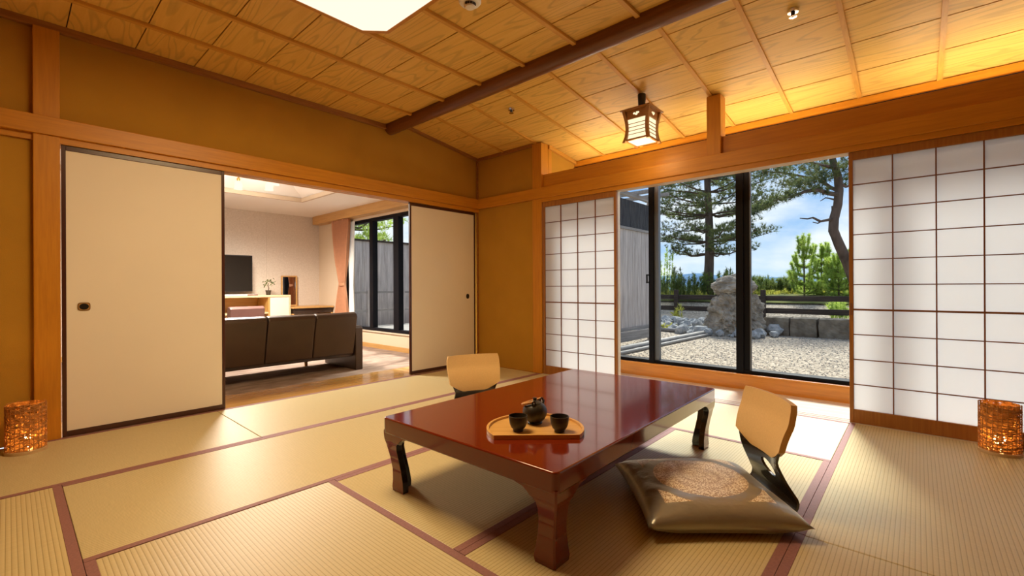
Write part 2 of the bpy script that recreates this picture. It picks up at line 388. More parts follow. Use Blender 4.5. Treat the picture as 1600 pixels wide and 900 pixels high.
# ================================================================== wall with the sliding doors (left)
wl_ = thing('wall_left', 'ochre plaster wall with the sliding door opening to the next room', 'wall', kind='structure')
B().box(XL, 3.80, 3.962, 4.06, 1.90, 2.66).build('plaster_upper', m_plaster, wl_)
B().box(XL, 0.105, 3.955, 4.06, 0, 1.90).build('plaster_lower', m_plaster, wl_)
p = B().box(0.101, 0.216, 3.918, 4.06, 0, 2.50).build('trim_5', m_post, bevel=0.004)
tag(p, 'orange cedar pillar at the left of the sliding doors', 'pillar', kind='structure')
n_ = B().box(XL, 3.785, 3.902, 3.97, 1.852, 1.962).build('trim_6', m_rail_x, bevel=0.003)
tag(n_, 'orange cedar lintel rail above the sliding doors', 'lintel', kind='structure')
k_ = B().box(0.216, 3.785, 3.922, 4.06, 1.812, 1.852).build('trim_7', m_rail_x)
tag(k_, 'grooved door head under the lintel of the sliding doors', 'door head', kind='structure')
B().box(XL, 0.101, 3.935, 3.97, 1.815, 1.852).build('head_piece', m_rail_x, k_)
B().box(0.216, 3.78, 3.996, 4.004, 1.8105, 1.8125).build('groove', m_engawa, k_)
th = B().box(0.216, 3.785, 3.926, 4.40, -0.06, 0.0).build('floor_threshold', m_thresh)
tag(th, 'polished orange threshold boards between mats and carpet', 'floor', kind='structure')
B().box(0.216, 3.78, 3.927, 3.933, -0.01, 0.001).build('groove', m_lacq_frame, th)

def fusuma(name, x0, x1, y0, label, hx, hz, plate):
    d = thing(name, label, 'sliding door', kind='structure')
    fw_, th_ = 0.02, 0.024
    B().box(x0 + fw_, x1 - fw_, y0 + 0.005, y0 + th_ - 0.004, 0.035, 1.785).build('panel', m_fusuma, d)
    B().box(x0, x0 + fw_, y0, y0 + th_, 0.002, 1.810).build('stile', m_lacq_frame, d, bevel=0.002)
    B().box(x1 - fw_, x1, y0, y0 + th_, 0.002, 1.810).build('stile', m_lacq_frame, d, bevel=0.002)
    B().box(x0 + fw_, x1 - fw_, y0, y0 + th_, 0.002, 0.036).build('rail', m_lacq_frame, d, bevel=0.002)
    B().box(x0 + fw_, x1 - fw_, y0, y0 + th_, 1.780, 1.810).build('rail', m_lacq_frame, d, bevel=0.002)
    return d
m_brass = M('aged_brass', (0.30, 0.15, 0.04), 0.35, metal=0.8)
m_black = M('black_metal', (0.008, 0.008, 0.01), 0.3)
d1 = fusuma('door_1', 0.222, 1.106, 3.936, 'wide off-white sliding door with a square door pull beside the pillar', 0, 0, 0)
hb = thing('door_pull', None, None); hb.parent = d1
def rsq(cx, cz, a, n=24, e=4.0):
    return [(cx + a * math.copysign(abs(math.cos(t)) ** (2 / e), math.cos(t)), cz + a * 0.86 * math.copysign(abs(math.sin(t)) ** (2 / e), math.sin(t))) for t in [2 * PI * k / n for k in range(n)]]
B().prism(rsq(0.322, 0.807, 0.030), 'Y', 3.937, 3.941).build('pull_plate', m_brass, hb)
B().prism(rsq(0.322, 0.807, 0.026), 'Y', 3.9362, 3.940).build('pull_inlay', M('pale_brass', (0.62, 0.38, 0.15), 0.35, metal=0.6), hb)
B().prism(rsq(0.322, 0.807, 0.0225, e=2.0), 'Y', 3.9348, 3.940).build('pull_cup', m_black, hb)
d2 = fusuma('door_2', 2.816, 3.756, 3.962, 'amber-lit off-white sliding door next to the room corner', 0, 0, 0)
B().prism([(3.632 + 0.022 * math.cos(t), 0.81 + 0.03 * math.sin(t)) for t in [2 * PI * k / 20 for k in range(20)]], 'Y', 3.9605, 3.968).build('door_pull', m_black, d2)

# ================================================================== short wall, corner pillar and window side (right)
wr = thing('wall_right', 'narrow ochre plaster wall between the corner and the shoji pillar', 'wall', kind='structure')
B().box(3.788, 3.90, 3.07, 4.06, 0, 2.52).build('plaster', m_plaster, wr)
B().box(3.772, 3.79, 3.935, 3.957, 0, 2.44).build('corner_bead', m_edge, wr)
p = B().box(3.764, 3.885, 2.956, 3.08, 0, 2.446).build('trim_8', m_post, bevel=0.004)
tag(p, 'slim cedar pillar between ochre wall and left shoji screen', 'pillar', kind='structure')
n2 = B().box(3.752, 3.80, YB, 3.93, 1.850, 1.965).build('trim_9', m_rail_y, bevel=0.003)
tag(n2, 'cedar lintel rail above the shoji screens and garden window', 'lintel', kind='structure')
k2 = B().box(3.766, 3.875, YB, 2.956, 1.811, 1.852).build('trim_10', m_rail_y)
tag(k2, 'grooved shoji head with pale grooves above the garden window', 'door head', kind='structure')
for xg in (3.782, 3.812, 3.842):
    B().box(xg, xg + 0.016, YB, 2.95, 1.8095, 1.8115).build('groove', m_engawa, k2)
tb = B().box(3.802, 3.828, YB, 2.956, 1.955, 2.108).build('trim_11', m_rail_y)
tag(tb, 'recessed cedar transom board hiding the cove light', 'transom', kind='structure')
st = B().box(3.764, 3.885, 1.156, 1.263, 1.96, 2.44).build('trim_12', m_post, bevel=0.003)
tag(st, 'short cedar stub post standing on the lintel above the window', 'stub post', kind='structure')
st = B().box(3.764, 3.885, -0.90, -0.793, 1.96, 2.44).build('trim_13', m_post, bevel=0.003)
tag(st, 'second short stub post on the lintel, out past the right shoji', 'stub post', kind='structure')
kt = B().box(4.395, 4.50, YB, 3.02, 2.29, zs(4.40) + 0.005).build('trim_14', m_rail_y)
tag(kt, 'cedar wall plate at the foot of the sloping ceiling', 'wall plate', kind='structure')
m_plaster_pale = m_plaster
rw = thing('wall_return', 'small ochre plaster return wall above the shoji beside the pillar', 'wall', kind='structure')
B().box(3.88, 4.50, 2.962, 3.06, -0.05, 2.50).build('plaster', m_plaster, rw)
B().box(3.885, 3.945, 2.955, 2.963, 1.96, 2.44).build('post_face', m_post, rw)
B().prism([(3.885, zs(3.885) - 0.03), (4.42, zs(4.42) - 0.03), (4.42, zs(4.42) + 0.01), (3.885, zs(3.885) + 0.01)], 'Y', 2.935, 2.965).build('edge_strip', m_batten, rw)
hw = B().box(4.41, 4.52, YB, 3.06, 2.30, 2.36).build('wall_window_head', m_plaster)
tag(hw, 'plaster strip above the garden window', 'wall', kind='structure')

def shoji(name, y1, x0, label, w=0.86):
    """sliding lattice screen; y1 = far edge, runs toward -Y"""
    d = thing(name, label, 'shoji screen', (x0, y1, 0), kind='structure')
    T = 0.03
    B().box(0, T, -0.022, 0, 0.001, 1.809).build('stile', m_shoji_wood, d, bevel=0.002)
    B().box(0, T, -w, -w + 0.024, 0.001, 1.809).build('stile', m_shoji_wood, d, bevel=0.002)
    B().box(0.001, T - 0.001, -w + 0.024, -0.022, 0.001, 0.09).build('bottom_rail', m_shoji_wood, d, bevel=0.002)
    B().box(0.001, T - 0.001, -w + 0.024, -0.022, 1.757, 1.809).build('top_rail', m_shoji_wood, d, bevel=0.002)
    ya, yb, za, zb = -w + 0.024, -0.022, 0.09, 1.757
    cw, rh = (yb - ya) / 4, (zb - za) / 10
    pane = B().box(0.016, 0.0166, -cw / 2, cw / 2, 0, rh).mesh('paper_pane', m_shoji_paper)
    for i in range(4):
        for j in range(10):
            link('paper_pane', pane, d, (0, ya + cw * (i + 0.5), za + rh * j))
    vb = B().box(0.004, 0.016, -0.0035, 0.0035, za, zb).mesh('lattice_bar', m_kumiko)
    for i in range(1, 4): link('lattice_bar', vb, d, (0, ya + cw * i, 0))
    hbm = B().box(0.005, 0.016, ya, yb, -0.003, 0.003).mesh('lattice_bar', m_kumiko)
    hb4 = B().box(0.003, 0.016, ya, yb, -0.006, 0.006).mesh('lattice_bar', m_kumiko)
    for j in range(1, 10): link('lattice_bar', hb4 if j == 4 else hbm, d, (0, 0, za + rh * j))
    return d
s1 = shoji('door_3', 2.946, 3.776, 'narrow-looking shoji screen left of the garden window')
s2 = shoji('door_4', 0.344, 3.776, 'large shoji screen right of the garden window')
s3 = shoji('door_5', -0.50, 3.812, 'shoji screen beyond the right-hand shoji, at the frame edge')
s4 = shoji('door_6', -1.34, 3.776, 'farthest right shoji screen outside the picture')
for s_, yy in ((s1, -0.851), (s2, -0.011)):
    B().box(-0.0012, 0.002, yy - 0.006, yy + 0.006, 0.72, 0.80).build('finger_pull', m_kumiko, s_)
jb = B().box(3.808, 3.852, 2.086, 2.112, 0.001, 1.81).build('trim_16', m_engawa)  # daylight on the stacked screen's edge, put in as pale wood colour
tag(jb, 'edge of the shoji stacked behind the left screen, coloured pale for daylight', 'jamb', kind='structure')

# garden window
w1 = thing('window_1', 'black framed garden window with the view of pines and gravel', 'window', kind='structure')
B().box(4.355, 4.375, YB, 2.962, -0.02, 0.125).build('sill_board', m_sill, w1)
B().box(4.345, 4.46, YB, 2.962, 0.120, 0.136).build('sill_top', m_sill, w1, bevel=0.003)
B().box(4.38, 4.50, YB, 2.962, 0.134, 0.168).build('frame_rail', m_alu, w1)
B().box(4.38, 4.50, YB, 2.962, 2.25, 2.295).build('frame_rail', m_alu, w1)
B().box(4.372, 4.41, 1.998, 2.046, 0.136, 2.26).build('frame_stile', m_alu, w1)
B().box(4.40, 4.45, 1.953, 1.998, 0.15, 2.26).build('frame_stile', m_alu_grey, w1)
B().box(4.372, 4.41, 1.158, 1.218, 0.136, 2.26).build('frame_stile', m_alu, w1)
B().box(4.39, 4.45, 1.108, 1.158, 0.15, 2.26).build('frame_stile', m_alu, w1)
B().box(4.385, 4.40, 1.098, 1.108, 0.15, 2.26).build('frame_stile', m_alu_grey, w1)
B().box(4.38, 4.45, 0.18, 0.28, 0.15, 2.26).build('frame_stile', m_alu, w1)
B().box(4.38, 4.45, -0.74, -0.65, 0.15, 2.26).build('frame_stile', m_alu, w1)
B().box(4.38, 4.45, -1.67, -1.58, 0.15, 2.26).build('frame_stile', m_alu, w1)
B().box(4.38, 4.45, 2.88, 2.962, 0.15, 2.26).build('frame_stile', m_alu, w1)
for a, b_, xx in ((2.046, 2.88, 4.43), (1.21, 1.96, 4.42), (0.28, 1.10, 4.43), (-0.65, 0.18, 4.42), (-1.58, -0.74, 4.43), (YB, -1.67, 4.42)):
    B().box(xx, xx + 0.004, a, b_, 0.165, 2.255).build('pane', m_glass, w1)
hd = B().box(4.35, 4.365, 2.052, 2.066, 0.955, 1.035)
hd.box(4.35, 4.38, 2.046, 2.066, 1.025, 1.04); hd.box(4.35, 4.38, 2.046, 2.066, 0.95, 0.965)
hd.build('sash_handle', m_black, w1)

# walls behind the camera close the room
wb = B().box(XL - 0.1, XL, YB, 4.06, 0, 2.60).build('wall_behind', m_plaster)
tag(wb, 'ochre plaster wall behind the camera on the left', 'wall', kind='structure')
wb2 = B().box(XL - 0.1, 4.52, YB - 0.1, YB, -0.1, 2.70).build('wall_near', m_plaster)
tag(wb2, 'ochre plaster wall behind the camera on the right', 'wall', kind='structure')

# ================================================================== ceiling lamp, smoke detector, sprinklers
m_diffuser = EMIT('lamp_diffuser', (1.0, 0.86, 0.66), 0.95)
def chamf(x0, x1, y0, y1, c):
    return [(x0 + c, y0), (x1 - c, y0), (x1, y0 + c), (x1, y1 - c), (x1 - c, y1), (x0 + c, y1), (x0, y1 - c), (x0, y0 + c)]
cl = thing('ceiling_lamp', 'large square ceiling lamp with cut corners and glowing cream diffuser', 'ceiling lamp', (1.06, 2.0, 2.52))
x0, x1, y0, y1 = 0.60, 1.535, 1.54, 2.475
B((1.06, 2.0, 2.52)).prism(chamf(x0 + 0.03, x1 - 0.03, y0 + 0.03, y1 - 0.03, 0.10), 'Z', 2.46, 2.52).build('lamp_box', m_edge, cl)
fr = B((1.06, 2.0, 2.52)); oc = chamf(x0, x1, y0, y1, 0.11); ic = chamf(x0 + 0.022, x1 - 0.022, y0 + 0.022, y1 - 0.022, 0.101)
vv = [(x, y, z) for z in (2.446, 2.50) for x, y in oc] + [(x, y, z) for z in (2.446, 2.50) for x, y in ic]
ff = []
for k in range(8):
    k1 = (k + 1) % 8
    ff += [(k, k1, 8 + k1, 8 + k), (16 + k, 24 + k, 24 + k1, 16 + k1), (k, 16 + k, 16 + k1, k1), (8 + k, 8 + k1, 24 + k1, 24 + k)]
fr.add([Vector(v) - fr.o for v in vv], ff); fr.build('lamp_frame', m_rail_x, cl)
B((1.06, 2.0, 2.52)).prism(chamf(x0 + 0.018, x1 - 0.018, y0 + 0.018, y1 - 0.018, 0.105), 'Z', 2.449, 2.462).build('diffuser', m_diffuser, cl)
al = bpy.data.lights.new('ceiling_lamp_light', 'AREA'); al.shape = 'SQUARE'; al.size = 0.86; al.energy = L_CEILING * 0.86 * 0.86 * PI; al.color = (1.0, 0.70, 0.36)
ao = bpy.data.objects.new('ceiling_lamp_light', al); COL.objects.link(ao); ao.location = (1.0675, 2.0075, 2.444)

m_white_pl = M('white_plastic', (0.82, 0.78, 0.70), 0.35)
sd = thing('smoke_detector', 'round white smoke detector on the flat ceiling beside the lamp', 'smoke detector', (1.745, 1.875, 2.54))
B().lathe([(0.0, 0), (0.064, 0), (0.064, -0.012), (0.056, -0.022), (0.05, -0.024), (0.0, -0.024)], 36).build('base', m_white_pl, sd, smooth=True)
B().lathe([(0.0, -0.023), (0.034, -0.023), (0.034, -0.036), (0.026, -0.046), (0.0, -0.048)], 28).build('sensor_dome', m_white_pl, sd, smooth=True)
for k in range(5):
    a = math.radians(-170 + k * 24)
    B().box(-0.006, 0.006, -0.003, 0.002, -0.040, -0.028).build('vent_slot', m_black, sd)
    o = sd.children[-1]; o.location = (0.0335 * math.cos(a), 0.0335 * math.sin(a), 0); o.rotation_euler = (0, 0, a + PI / 2)
m_chrome = M('chrome', (0.75, 0.7, 0.62), 0.2, metal=1.0)
def sprinkler(loc, label):
    s_ = thing('sprinkler_head', label, 'sprinkler', loc)
    B().lathe([(0.0, 0.004), (0.030, 0.004), (0.028, -0.012), (0.0, -0.013)], 24).build('rose', m_chrome, s_, smooth=True)
    B().lathe([(0.0, -0.012), (0.011, -0.012), (0.011, -0.034), (0.0, -0.035)], 14).build('nozzle', m_black, s_, smooth=True)
    B().lathe([(0.0, -0.034), (0.021, -0.035), (0.021, -0.038), (0.0, -0.039)], 18).build('deflector', m_chrome, s_, smooth=True)
sprinkler((3.11, 0.545, zs(3.11) + 0.010), 'chrome sprinkler head on the sloping ceiling nearest the top frame edge')
sprinkler((3.09, 2.77, zs(3.09) + 0.010), 'small dark sprinkler head on the sloping ceiling near the log end')

# cove lamps behind the transom
m_tube = EMIT('cove_tube_glow', (1.0, 0.84, 0.62), L_COVE)
for i, (a, b_) in enumerate(((1.75, 2.75), (0.45, 1.45), (-0.85, 0.15), (-2.1, -1.1))):
    c_ = thing('cove_lamp', ['linear cove lamp behind the transom at the pillar end', 'linear cove lamp behind the transom over the garden window', 'linear cove lamp behind the transom over the right shoji', 'linear cove lamp behind the transom past the right shoji'][i], 'cove lamp', (4.15, (a + b_) / 2, 2.03), group='cove lamps behind the transom')
    B((4.15, (a + b_) / 2, 2.03)).box(4.12, 4.18, a, b_, 2.03, 2.05).build('lamp_tray', m_white_pl, c_)
    B((4.15, (a + b_) / 2, 2.03)).tube([(4.15, a + 0.02, 2.07), (4.15, b_ - 0.02, 2.07)], 0.014, 10).build('tube', m_tube, c_)
    for yy in (a + 0.1, b_ - 0.1): B((4.15, (a + b_) / 2, 2.03)).tube([(4.17, yy, 2.04), (4.36, yy, 2.04), (4.366, yy, 2.05), (4.366, yy, 2.262), (4.384, yy, 2.27)], 0.005, 6).build('hanger', m_white_pl, c_)

# ================================================================== pendant lantern
pl = thing('pendant_lantern', 'small wooden paper lantern hanging from the sloping ceiling', 'pendant lamp', (3.46, 1.672, 2.085))
m_lant_wood = M('lantern_wood', (0.38, 0.17, 0.04), 0.45, var=0.1, vscale=30)
m_lant_paper = EMIT('lantern_paper_glow', (1.0, 0.80, 0.48), L_PENDANT * 0.30)
B().lathe([(0, 0.40), (0.030, 0.40), (0.032, 0.395), (0.029, 0.31), (0.026, 0.298), (0.0, 0.297)], 20).build('canister', m_black, pl, smooth=True)
B().tube([(0, 0, 0.30), (0, 0, 0.262)], 0.004, 6).build('cord', m_black, pl)
hw_ = 0.128
B().prism([(-hw_, -hw_), (hw_, -hw_), (hw_, hw_), (-hw_, hw_)], 'Z', 0.252, 0.262).build('cap_board', m_lant_wood, pl)
prof = [(0.0, 0.112), (0.05, 0.098), (0.10, 0.092), (0.15, 0.094), (0.20, 0.102), (0.252, 0.112)]   # post centre offset by height
for sx in (-1, 1):
    for sy in (-1, 1):
        b = B(); v = []; fs = []
        for z, o_ in prof:
            for dx, dy in ((-0.012, -0.012), (0.012, -0.012), (0.012, 0.012), (-0.012, 0.012)):
                v.append((sx * (o_ - 0.008) + dx, sy * (o_ - 0.008) + dy, z))
        for i in range(len(prof) - 1):
            for k in range(4): fs.append((i * 4 + k, i * 4 + (k + 1) % 4, i * 4 + 4 + (k + 1) % 4, i * 4 + 4 + k))
        fs += [(0, 1, 2, 3), tuple(range(len(v) - 4, len(v)))]
        b.add(v, fs).build('post', m_lant_wood, pl)
for k in range(4):
    def put(o): o.rotation_euler = (0, 0, k * PI / 2); return o
    put(B().box(-0.085, 0.085, -0.098, -0.086, 0.185, 0.252).build('top_board', m_lant_wood, pl))
    cut = B()
    for cx_, cz_, rr in ((-0.018, 0.222, 0.010), (0.0, 0.214, 0.011), (0.016, 0.224, 0.009), (0.004, 0.228, 0.007)):
        cut.prism([(cx_ + rr * math.cos(a), cz_ + rr * 0.8 * math.sin(a)) for a in [2 * PI * i / 12 for i in range(12)]], 'Y', -0.0992, -0.0975)
    put(cut.build('flower_cutout', m_lant_paper, pl))
    put(B().box(-0.086, 0.086, -0.102, -0.088, 0.012, 0.026).build('bottom_rail', m_lant_wood, pl))
    put(B().box(-0.082, 0.082, -0.084, -0.082, 0.02, 0.19).build('paper', m_lant_paper, pl))
    for j in range(4): put(B().box(-0.082, 0.082, -0.089, -0.084, 0.062 + j * 0.028, 0.066 + j * 0.028).build('slat', m_lant_wood, pl))
B().box(-0.084, 0.084, -0.084, 0.084, 0.014, 0.017).build('paper', EMIT('lantern_base_glow', (1.0, 0.86, 0.62), L_PENDANT * 0.34), pl)
pt = bpy.data.lights.new('pendant_bulb', 'POINT'); pt.energy = L_PENDANT; pt.color = WARM; pt.shadow_soft_size = 0.10
po = bpy.data.objects.new('pendant_bulb', pt); COL.objects.link(po); po.location = (3.46, 1.672, 2.05)

# ================================================================== low table
m_lacquer = M('red_lacquer', (0.15, 0.017, 0.005), 0.12, spec=0.4, coat=0.5, coat_rough=0.06, var=0.08, vscale=2.0)
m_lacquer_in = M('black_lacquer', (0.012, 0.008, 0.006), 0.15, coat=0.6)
TX0, TX1, TY0, TY1, TZ = 1.140, 2.702, 0.855, 1.822, 0.333
tcx, tcy = (TX0 + TX1) / 2, (TY0 + TY1) / 2
tbl = thing('low_table', 'glossy red lacquered low table in the middle of the mats', 'table', (tcx, tcy, 0), math.radians(0.7))
def rrect(x0, x1, y0, y1, c, n=5):
    pts = []
    for (cx_, cy_, a0) in ((x1 - c, y0 + c, -PI / 2), (x1 - c, y1 - c, 0), (x0 + c, y1 - c, PI / 2), (x0 + c, y0 + c, PI)):
        for k in range(n + 1):
            a = a0 + PI / 2 * k / n; pts.append((cx_ + c * math.cos(a), cy_ + c * math.sin(a)))
    return pts
zb_ = TZ - 0.072
B((tcx, tcy, 0)).prism(rrect(TX0, TX1, TY0, TY1, 0.022), 'Z', zb_, TZ).build('tabletop', m_lacquer, tbl, smooth=True, bevel=0.006, seg=3)
# leg: L section, arm length and inset by height
lev = [(0.000, 0.082, 0.030), (0.018, 0.088, 0.028), (0.05, 0.080, 0.030), (0.10, 0.070, 0.029), (0.15, 0.068, 0.022), (0.19, 0.073, 0.014), (0.215, 0.084, 0.009),
       (0.228, 0.100, 0.005), (0.232, 0.112, 0.004), (0.242, 0.122, 0.003), (0.254, 0.142, 0.002), (0.2625, 0.180, 0.0015), (0.275, 0.181, 0.0015)]
def leg_mesh():
    b = B(); v, fs = [], []; n = 8
    for z, a, o_ in lev:
        th_ = 0.030; c = 0.006
        for p in ((o_ + c, o_), (a + o_, o_), (a + o_, o_ + th_), (o_ + th_ + 0.008, o_ + th_), (o_ + th_, o_ + th_ + 0.008), (o_ + th_, a + o_), (o_, a + o_), (o_, o_ + c)):
            v.append((p[0], p[1], z))
    for i in range(len(lev) - 1):
        for k in range(n): fs.append((i * n + k, i * n + (k + 1) % n, (i + 1) * n + (k + 1) % n, (i + 1) * n + k))
    fs += [tuple(range(n))[::-1], tuple(range(len(v) - n, len(v)))]
    b.add(v, fs)
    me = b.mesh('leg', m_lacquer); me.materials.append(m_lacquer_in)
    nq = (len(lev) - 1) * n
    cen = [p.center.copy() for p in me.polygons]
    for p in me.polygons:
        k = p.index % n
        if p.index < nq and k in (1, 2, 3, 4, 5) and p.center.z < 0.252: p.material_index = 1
    return me
lm = leg_mesh()
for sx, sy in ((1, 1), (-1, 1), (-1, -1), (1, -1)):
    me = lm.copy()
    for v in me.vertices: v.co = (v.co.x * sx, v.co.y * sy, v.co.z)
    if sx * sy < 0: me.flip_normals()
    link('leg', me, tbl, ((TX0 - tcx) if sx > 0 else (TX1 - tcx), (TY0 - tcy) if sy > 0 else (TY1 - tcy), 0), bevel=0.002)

# ================================================================== tray, teapot, cups
m_tray = WOOD('tray_wood', (0.66, 0.40, 0.13), (0.56, 0.31, 0.09), 'X', 0.4, 10)
m_clay = M('black_clay', (0.030, 0.026, 0.020), 0.42, spec=0.5, var=0.2, vscale=40, bump=0.05, bscale=300)
m_clay_in = m_clay
tz = TZ
ta = math.atan2(-0.725, 0.668) ; tray_rz = math.radians(-47.5)
tray = thing('serving_tray', 'half-moon wooden serving tray on the red table', 'tray', (1.435, 1.165, tz), tray_rz)
R_, ch = 0.197, -0.108
def dshape(R, c, n=44, ra=0.016):
    a0 = math.asin(c / R); pts = []
    for k in range(n + 1):
        a = a0 + (PI - 2 * a0) * k / n; pts.append((R * math.cos(a), R * math.sin(a)))
    return pts
B().prism(dshape(R_, ch), 'Z', 0.0005, 0.008).build('tray_base', m_tray, tray, bevel=0.002)
rim = B(); o_ = dshape(R_ + 0.001, ch - 0.001); i_ = dshape(R_ - 0.009, ch + 0.009); n = len(o_)
v = [(x, y, z) for z in (0.0006, 0.017) for x, y in o_] + [(x, y, z) for z in (0.0006, 0.017) for x, y in i_]; ff = []
for k in range(n):
    k1 = (k + 1) % n
    ff += [(k, k1, n + k1, n + k), (2 * n + k, 3 * n + k, 3 * n + k1, 2 * n + k1), (n + k, n + k1, 3 * n + k1, 3 * n + k)]
rim.add(v, ff); rim.build('tray_rim', m_tray, tray)
def cup(loc, label):
    prof_o = [(0.0, 0.0), (0.0195, 0.0), (0.021, 0.004), (0.0205, 0.008), (0.0285, 0.016), (0.0342, 0.030), (0.0368, 0.046), (0.0378, 0.062),
              (0.0356, 0.0625), (0.0345, 0.046), (0.031, 0.030), (0.024, 0.016), (0.0, 0.010)]
    c_ = B(loc).lathe(prof_o, 36, loc).build('teacup', m_clay, smooth=True)
    return tag(c_, label, 'cup', 'teacups on the tray')
cup((1.366, 1.196, tz + 0.0085), 'left black clay teacup at the front of the tray')
cup((1.468, 1.066, tz + 0.0085), 'right black clay teacup at the front of the tray')
tp = thing('teapot', 'small round black clay teapot with bail lugs on the tray', 'teapot', (1.492, 1.212, tz + 0.0085), math.radians(-47.5))
B().lathe([(0, 0), (0.030, 0), (0.032, 0.004), (0.029, 0.008), (0.042, 0.020), (0.050, 0.036), (0.0525, 0.050), (0.050, 0.064), (0.042, 0.077), (0.030, 0.085), (0.028, 0.086), (0.0, 0.086)], 40).build('body', m_clay, tp, smooth=True)
B().lathe([(0, 0.0845), (0.029, 0.0845), (0.0295, 0.087), (0.022, 0.092), (0.010, 0.094), (0.006, 0.097), (0.009, 0.103), (0.009, 0.107), (0.0, 0.110)], 28).build('lid', m_clay, tp, smooth=True)
sp_ = B().tube([(-0.006, -0.040, 0.040), (-0.010, -0.060, 0.054), (-0.014, -0.074, 0.072), (-0.016, -0.080, 0.082)], [0.016, 0.012, 0.008, 0.007], 12)
o_ = sp_.build('spout', m_clay, tp, smooth=True); o_.rotation_euler = (0, 0, math.radians(160))
for sx, sy in ((-0.006, -0.034), (0.030, 0.026)):
    ring = [(sx + 0.008 * math.cos(a) * 0.8, sy + 0.008 * math.cos(a) * 0.55, 0.090 + 0.010 * math.sin(a)) for a in [PI * k / 10 - 0.3 for k in range(13)]]
    B().tube(ring, 0.0038, 8).build('bail_lug', m_clay, tp, smooth=True)
arc = []
for k in range(17):
    a = PI * k / 16
    mx_, my_ = (-0.006 + 0.030) / 2, (-0.034 + 0.026) / 2; ax, ay = (0.030 + 0.006) / 2, (0.026 + 0.034) / 2
    arc.append((mx_ - ax * math.cos(a) - 0.062 * math.sin(a), my_ - ay * math.cos(a) + 0.010 * math.sin(a), 0.098 - 0.018 * math.sin(a)))
B().tube(arc, 0.0055, 10).build('bail_handle', M('rattan_wrap', (0.55, 0.27, 0.09), 0.5, var=0.2, vscale=200), tp, smooth=True)

# ================================================================== floor chairs and cushions
m_shell = M('black_lacquer_shell', (0.022, 0.015, 0.010), 0.22, spec=0.6, coat=0.5)
m_cover = M('tan_seat_cover', (0.74, 0.50, 0.22), 0.6, spec=0.3, var=0.04, vscale=150, bump=0.08, bscale=900)
def shell_path():
    pts = [(-0.40, 0.006)]
    for k in range(1, 7): pts.append((-0.40 + 0.36 * k / 6, 0.006))
    c = (-0.035, 0.066); R = 0.060
    for k in range(1, 8):
        a = -PI / 2 + (PI / 2 + 0.10) * k / 7; pts.append((c[0] + R * math.cos(a), c[1] + R * math.sin(a)))
    # s-curve up the back: y by height
    for z in np.linspace(0.09, 0.44, 22):
        t_ = (z - 0.07) / 0.37
        y = 0.025 - 0.045 * math.sin(min(1, t_ * 1.25) * PI * 0.75) * (1 if t_ < 0.8 else 1) + 0.035 * max(0, t_ - 0.35) ** 1.3 * 2
        pts.append((y, z))
    return pts
def width_at(y, z):
    if z < 0.02: return 0.16 + 0.015 * min(1, (y + 0.40) / 0.06) if y < -0.34 else 0.175
    k = np.interp(z, [0.02, 0.06, 0.12, 0.20, 0.27, 0.34, 0.40, 0.43, 0.44], [0.175, 0.172, 0.150, 0.140, 0.168, 0.185, 0.183, 0.179, 0.170])
    return float(k)
def sheet(path, widths, thick, nu, dish=0.03, clip=None):
    """solid bent sheet following path, dished sideways"""
    P = [Vector((0, y, z)) for y, z in path]; N = []
    for i in range(len(P)):
        t_ = (P[min(i + 1, len(P) - 1)] - P[max(i - 1, 0)]).normalized(); N.append(Vector((0, -t_.z, t_.y)))
    b = B(); v = []; fs = []; m_ = nu + 1; L = len(P)
    for side in (0, 1):
        for i in range(L):
            for j in range(m_):
                s_ = -1 + 2 * j / nu
                q = P[i] + Vector((widths[i] * s_, 0, 0)) + N[i] * (thick * (0.5 - side))
                dd = dish * (s_ ** 2) * min(1, max(0, (P[i].z - 0.05) / 0.15))
                q.y -= dd
                if clip: q.z = clip(q, s_, i)
                v.append(q)
    idx = lambda sd_, i, j: sd_ * L * m_ + i * m_ + j
    for i in range(L - 1):
        for j in range(nu):
            fs.append((idx(0, i, j), idx(0, i, j + 1), idx(0, i + 1, j + 1), idx(0, i + 1, j)))
            fs.append((idx(1, i, j), idx(1, i + 1, j), idx(1, i + 1, j + 1), idx(1, i, j + 1)))
    for i in range(L - 1):
        for j in (0, nu): fs.append((idx(0, i, j), idx(0, i + 1, j), idx(1, i + 1, j), idx(1, i, j)))
    for j in range(nu):
        for i in (0, L - 1): fs.append((idx(0, i, j), idx(0, i, j + 1), idx(1, i, j + 1), idx(1, i, j)))
    b.add(v, fs); return b
